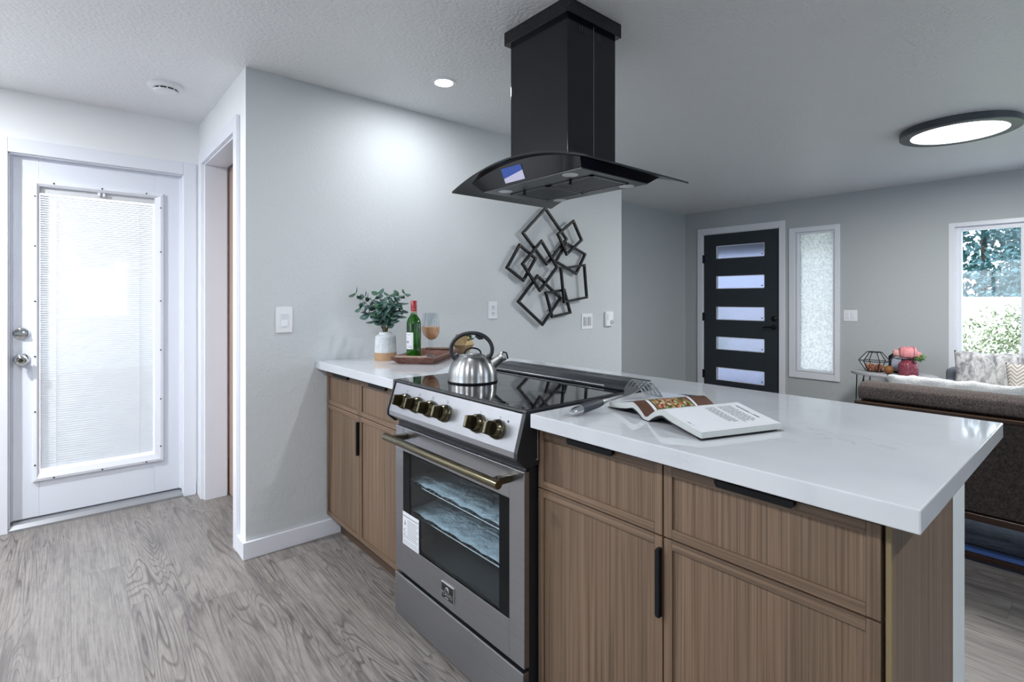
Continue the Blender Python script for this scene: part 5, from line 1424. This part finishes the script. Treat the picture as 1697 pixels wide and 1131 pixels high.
# ================================================================== OUTSIDE
tag(bxo('garden_lawn', (-30, 30, YF + 1.9, 45, -0.30, -0.15), 'grass'), 'sunlit lawn outside the living room window', 'lawn').__setitem__('kind', 'structure')
struct(bxo('trim_8', (-6, 6, YF + T, YF + 1.9, -0.25, -0.03), 'concrete')).name = 'porch_slab'
struct(bxo('porch_roof', (-5.0, -1.45, YF + T, YF + 1.7, 2.25, 2.36), 'porch'))
struct(bxo('lite_shade_beam', (-5.0, -2.3, YF + 1.55, YF + 1.7, 1.90, 2.25), 'porch'))  # unseen beam, added to darken the top door lite
struct(bxo('bounce_paving', (-7.5, -1.9, YF + 1.9, 11.4, -0.155, -0.14), 'concrete'))  # pale concrete added to brighten the lower door lites
struct(bxo('patio', (-12, DW - T, -6, 6, -0.2, -0.04), 'patio'))
t = thing('garden_fence', 'white board fence beyond the shrub outside the window', 'fence', (0, 11.6, -0.15))
for i in range(9):
    x = -6 + i * 1.8
    bxo('fence_post', (x - 0.05, x + 0.05, 11.55, 11.65, -0.15, 1.30), 'fence', t)
bm = BM()
for i in range(8): box(bm, -6 + i * 1.8 + 0.05, -6 + (i + 1) * 1.8 - 0.05, 11.58, 11.62, -0.1, 1.26)
obj('fence_boards', bm, 'fence', t)
def foliage(bm, c, R, n, size, rnd, shape='ball'):
    for _ in range(n):
        if shape == 'ball':
            d = Vector([rnd.gauss(0, 1) for _ in range(3)]).normalized(); p = Vector(c) + Vector((d.x * R[0], d.y * R[1], d.z * R[2])) * rnd.uniform(0.25, 1) ** .6
        else:
            h = rnd.random() ** 1.3; a = rnd.uniform(0, 2 * PI); lay = 0.65 + 0.35 * abs(math.sin(h * 22)); rr = (1 - h) * lay * rnd.uniform(.3, 1) ** .5
            p = Vector(c) + Vector((R[0] * rr * math.cos(a), R[1] * rr * math.sin(a), R[2] * h))
        u = Vector([rnd.gauss(0, 1) for _ in range(3)]).normalized(); v = u.orthogonal().normalized(); s = size * rnd.uniform(.5, 1.3)
        bm.faces.new([bm.verts.new(q) for q in (p - u * s, p + v * s * .6, p + u * s, p - v * s * .6)])
rnd = random.Random(21)
def tree(name, label, x, y, h, r, mat, n, size, shape):
    t = thing(name, label, 'tree', (x, y, -0.15), 'trees beyond the garden fence')
    bm = BM(); lathe(bm, [(0.10, 0), (0.07, h * 0.5), (0.03, h * 0.95)], (x, y, -0.15), seg=12); obj('trunk', bm, 'bark', t, smooth=True)
    bm = BM()
    if shape == 'cone': foliage(bm, (x, y, 0.5), (r, r, h - 0.5), n, size, rnd, 'cone')
    else: foliage(bm, (x, y, h * 0.6), (r, r, h * 0.42), n, size, rnd)
    obj('crown', bm, mat, t, recalc=False)
tree('conifer_tree', 'dark blue-green conifer at the left of the window view', -0.75, 17.0, 7.5, 2.3, 'leafA', 13000, 0.065, 'cone')
tree('conifer_tree', 'tall mid-green conifer in the middle of the window view', 2.3, 22.5, 9.5, 2.2, 'leafC', 5200, 0.12, 'cone')
tree('leafy_tree', 'pale green leafy tree between the conifers beyond the fence', 1.6, 15.0, 4.2, 1.2, 'leafB', 6000, 0.055, 'ball')
tree('conifer_tree', 'green conifer seen at the right edge of window view', 5.6, 17.5, 7.0, 2.0, 'leafC', 4200, 0.12, 'cone')
tree('conifer_tree', 'distant blue-green conifer behind the left one', -2.8, 22.0, 9.0, 2.4, 'leafA', 4200, 0.13, 'cone')
t = thing('garden_shrub', 'loose sunlit green shrub in front of the white fence', 'shrub', (0.3, 9.8, -0.15))
bm = BM(); foliage(bm, (-0.45, 9.9, 0.50), (1.3, .5, .80), 7500, 0.025, rnd); foliage(bm, (1.1, 9.9, 0.40), (1.3, .5, .70), 4500, 0.025, rnd); obj('foliage', bm, simple('grey_green_shrub_leaf', (0.17, 0.22, 0.12), 0.7), t, recalc=False)
bm = BM()
for k in range(16): 
    a = Vector((rnd.uniform(-.6, .9), 9.9, -0.15)); tube(bm, [a, a + Vector((rnd.uniform(-.3, .3), rnd.uniform(-.2, .2), 0.6)), a + Vector((rnd.uniform(-.7, .7), rnd.uniform(-.2, .2), 1.15))], 0.008, 5)
obj('branches', bm, 'bark', t)

# ---- tidy helper properties
for o in bpy.data.objects:
    if '_w' in o: del o['_w']
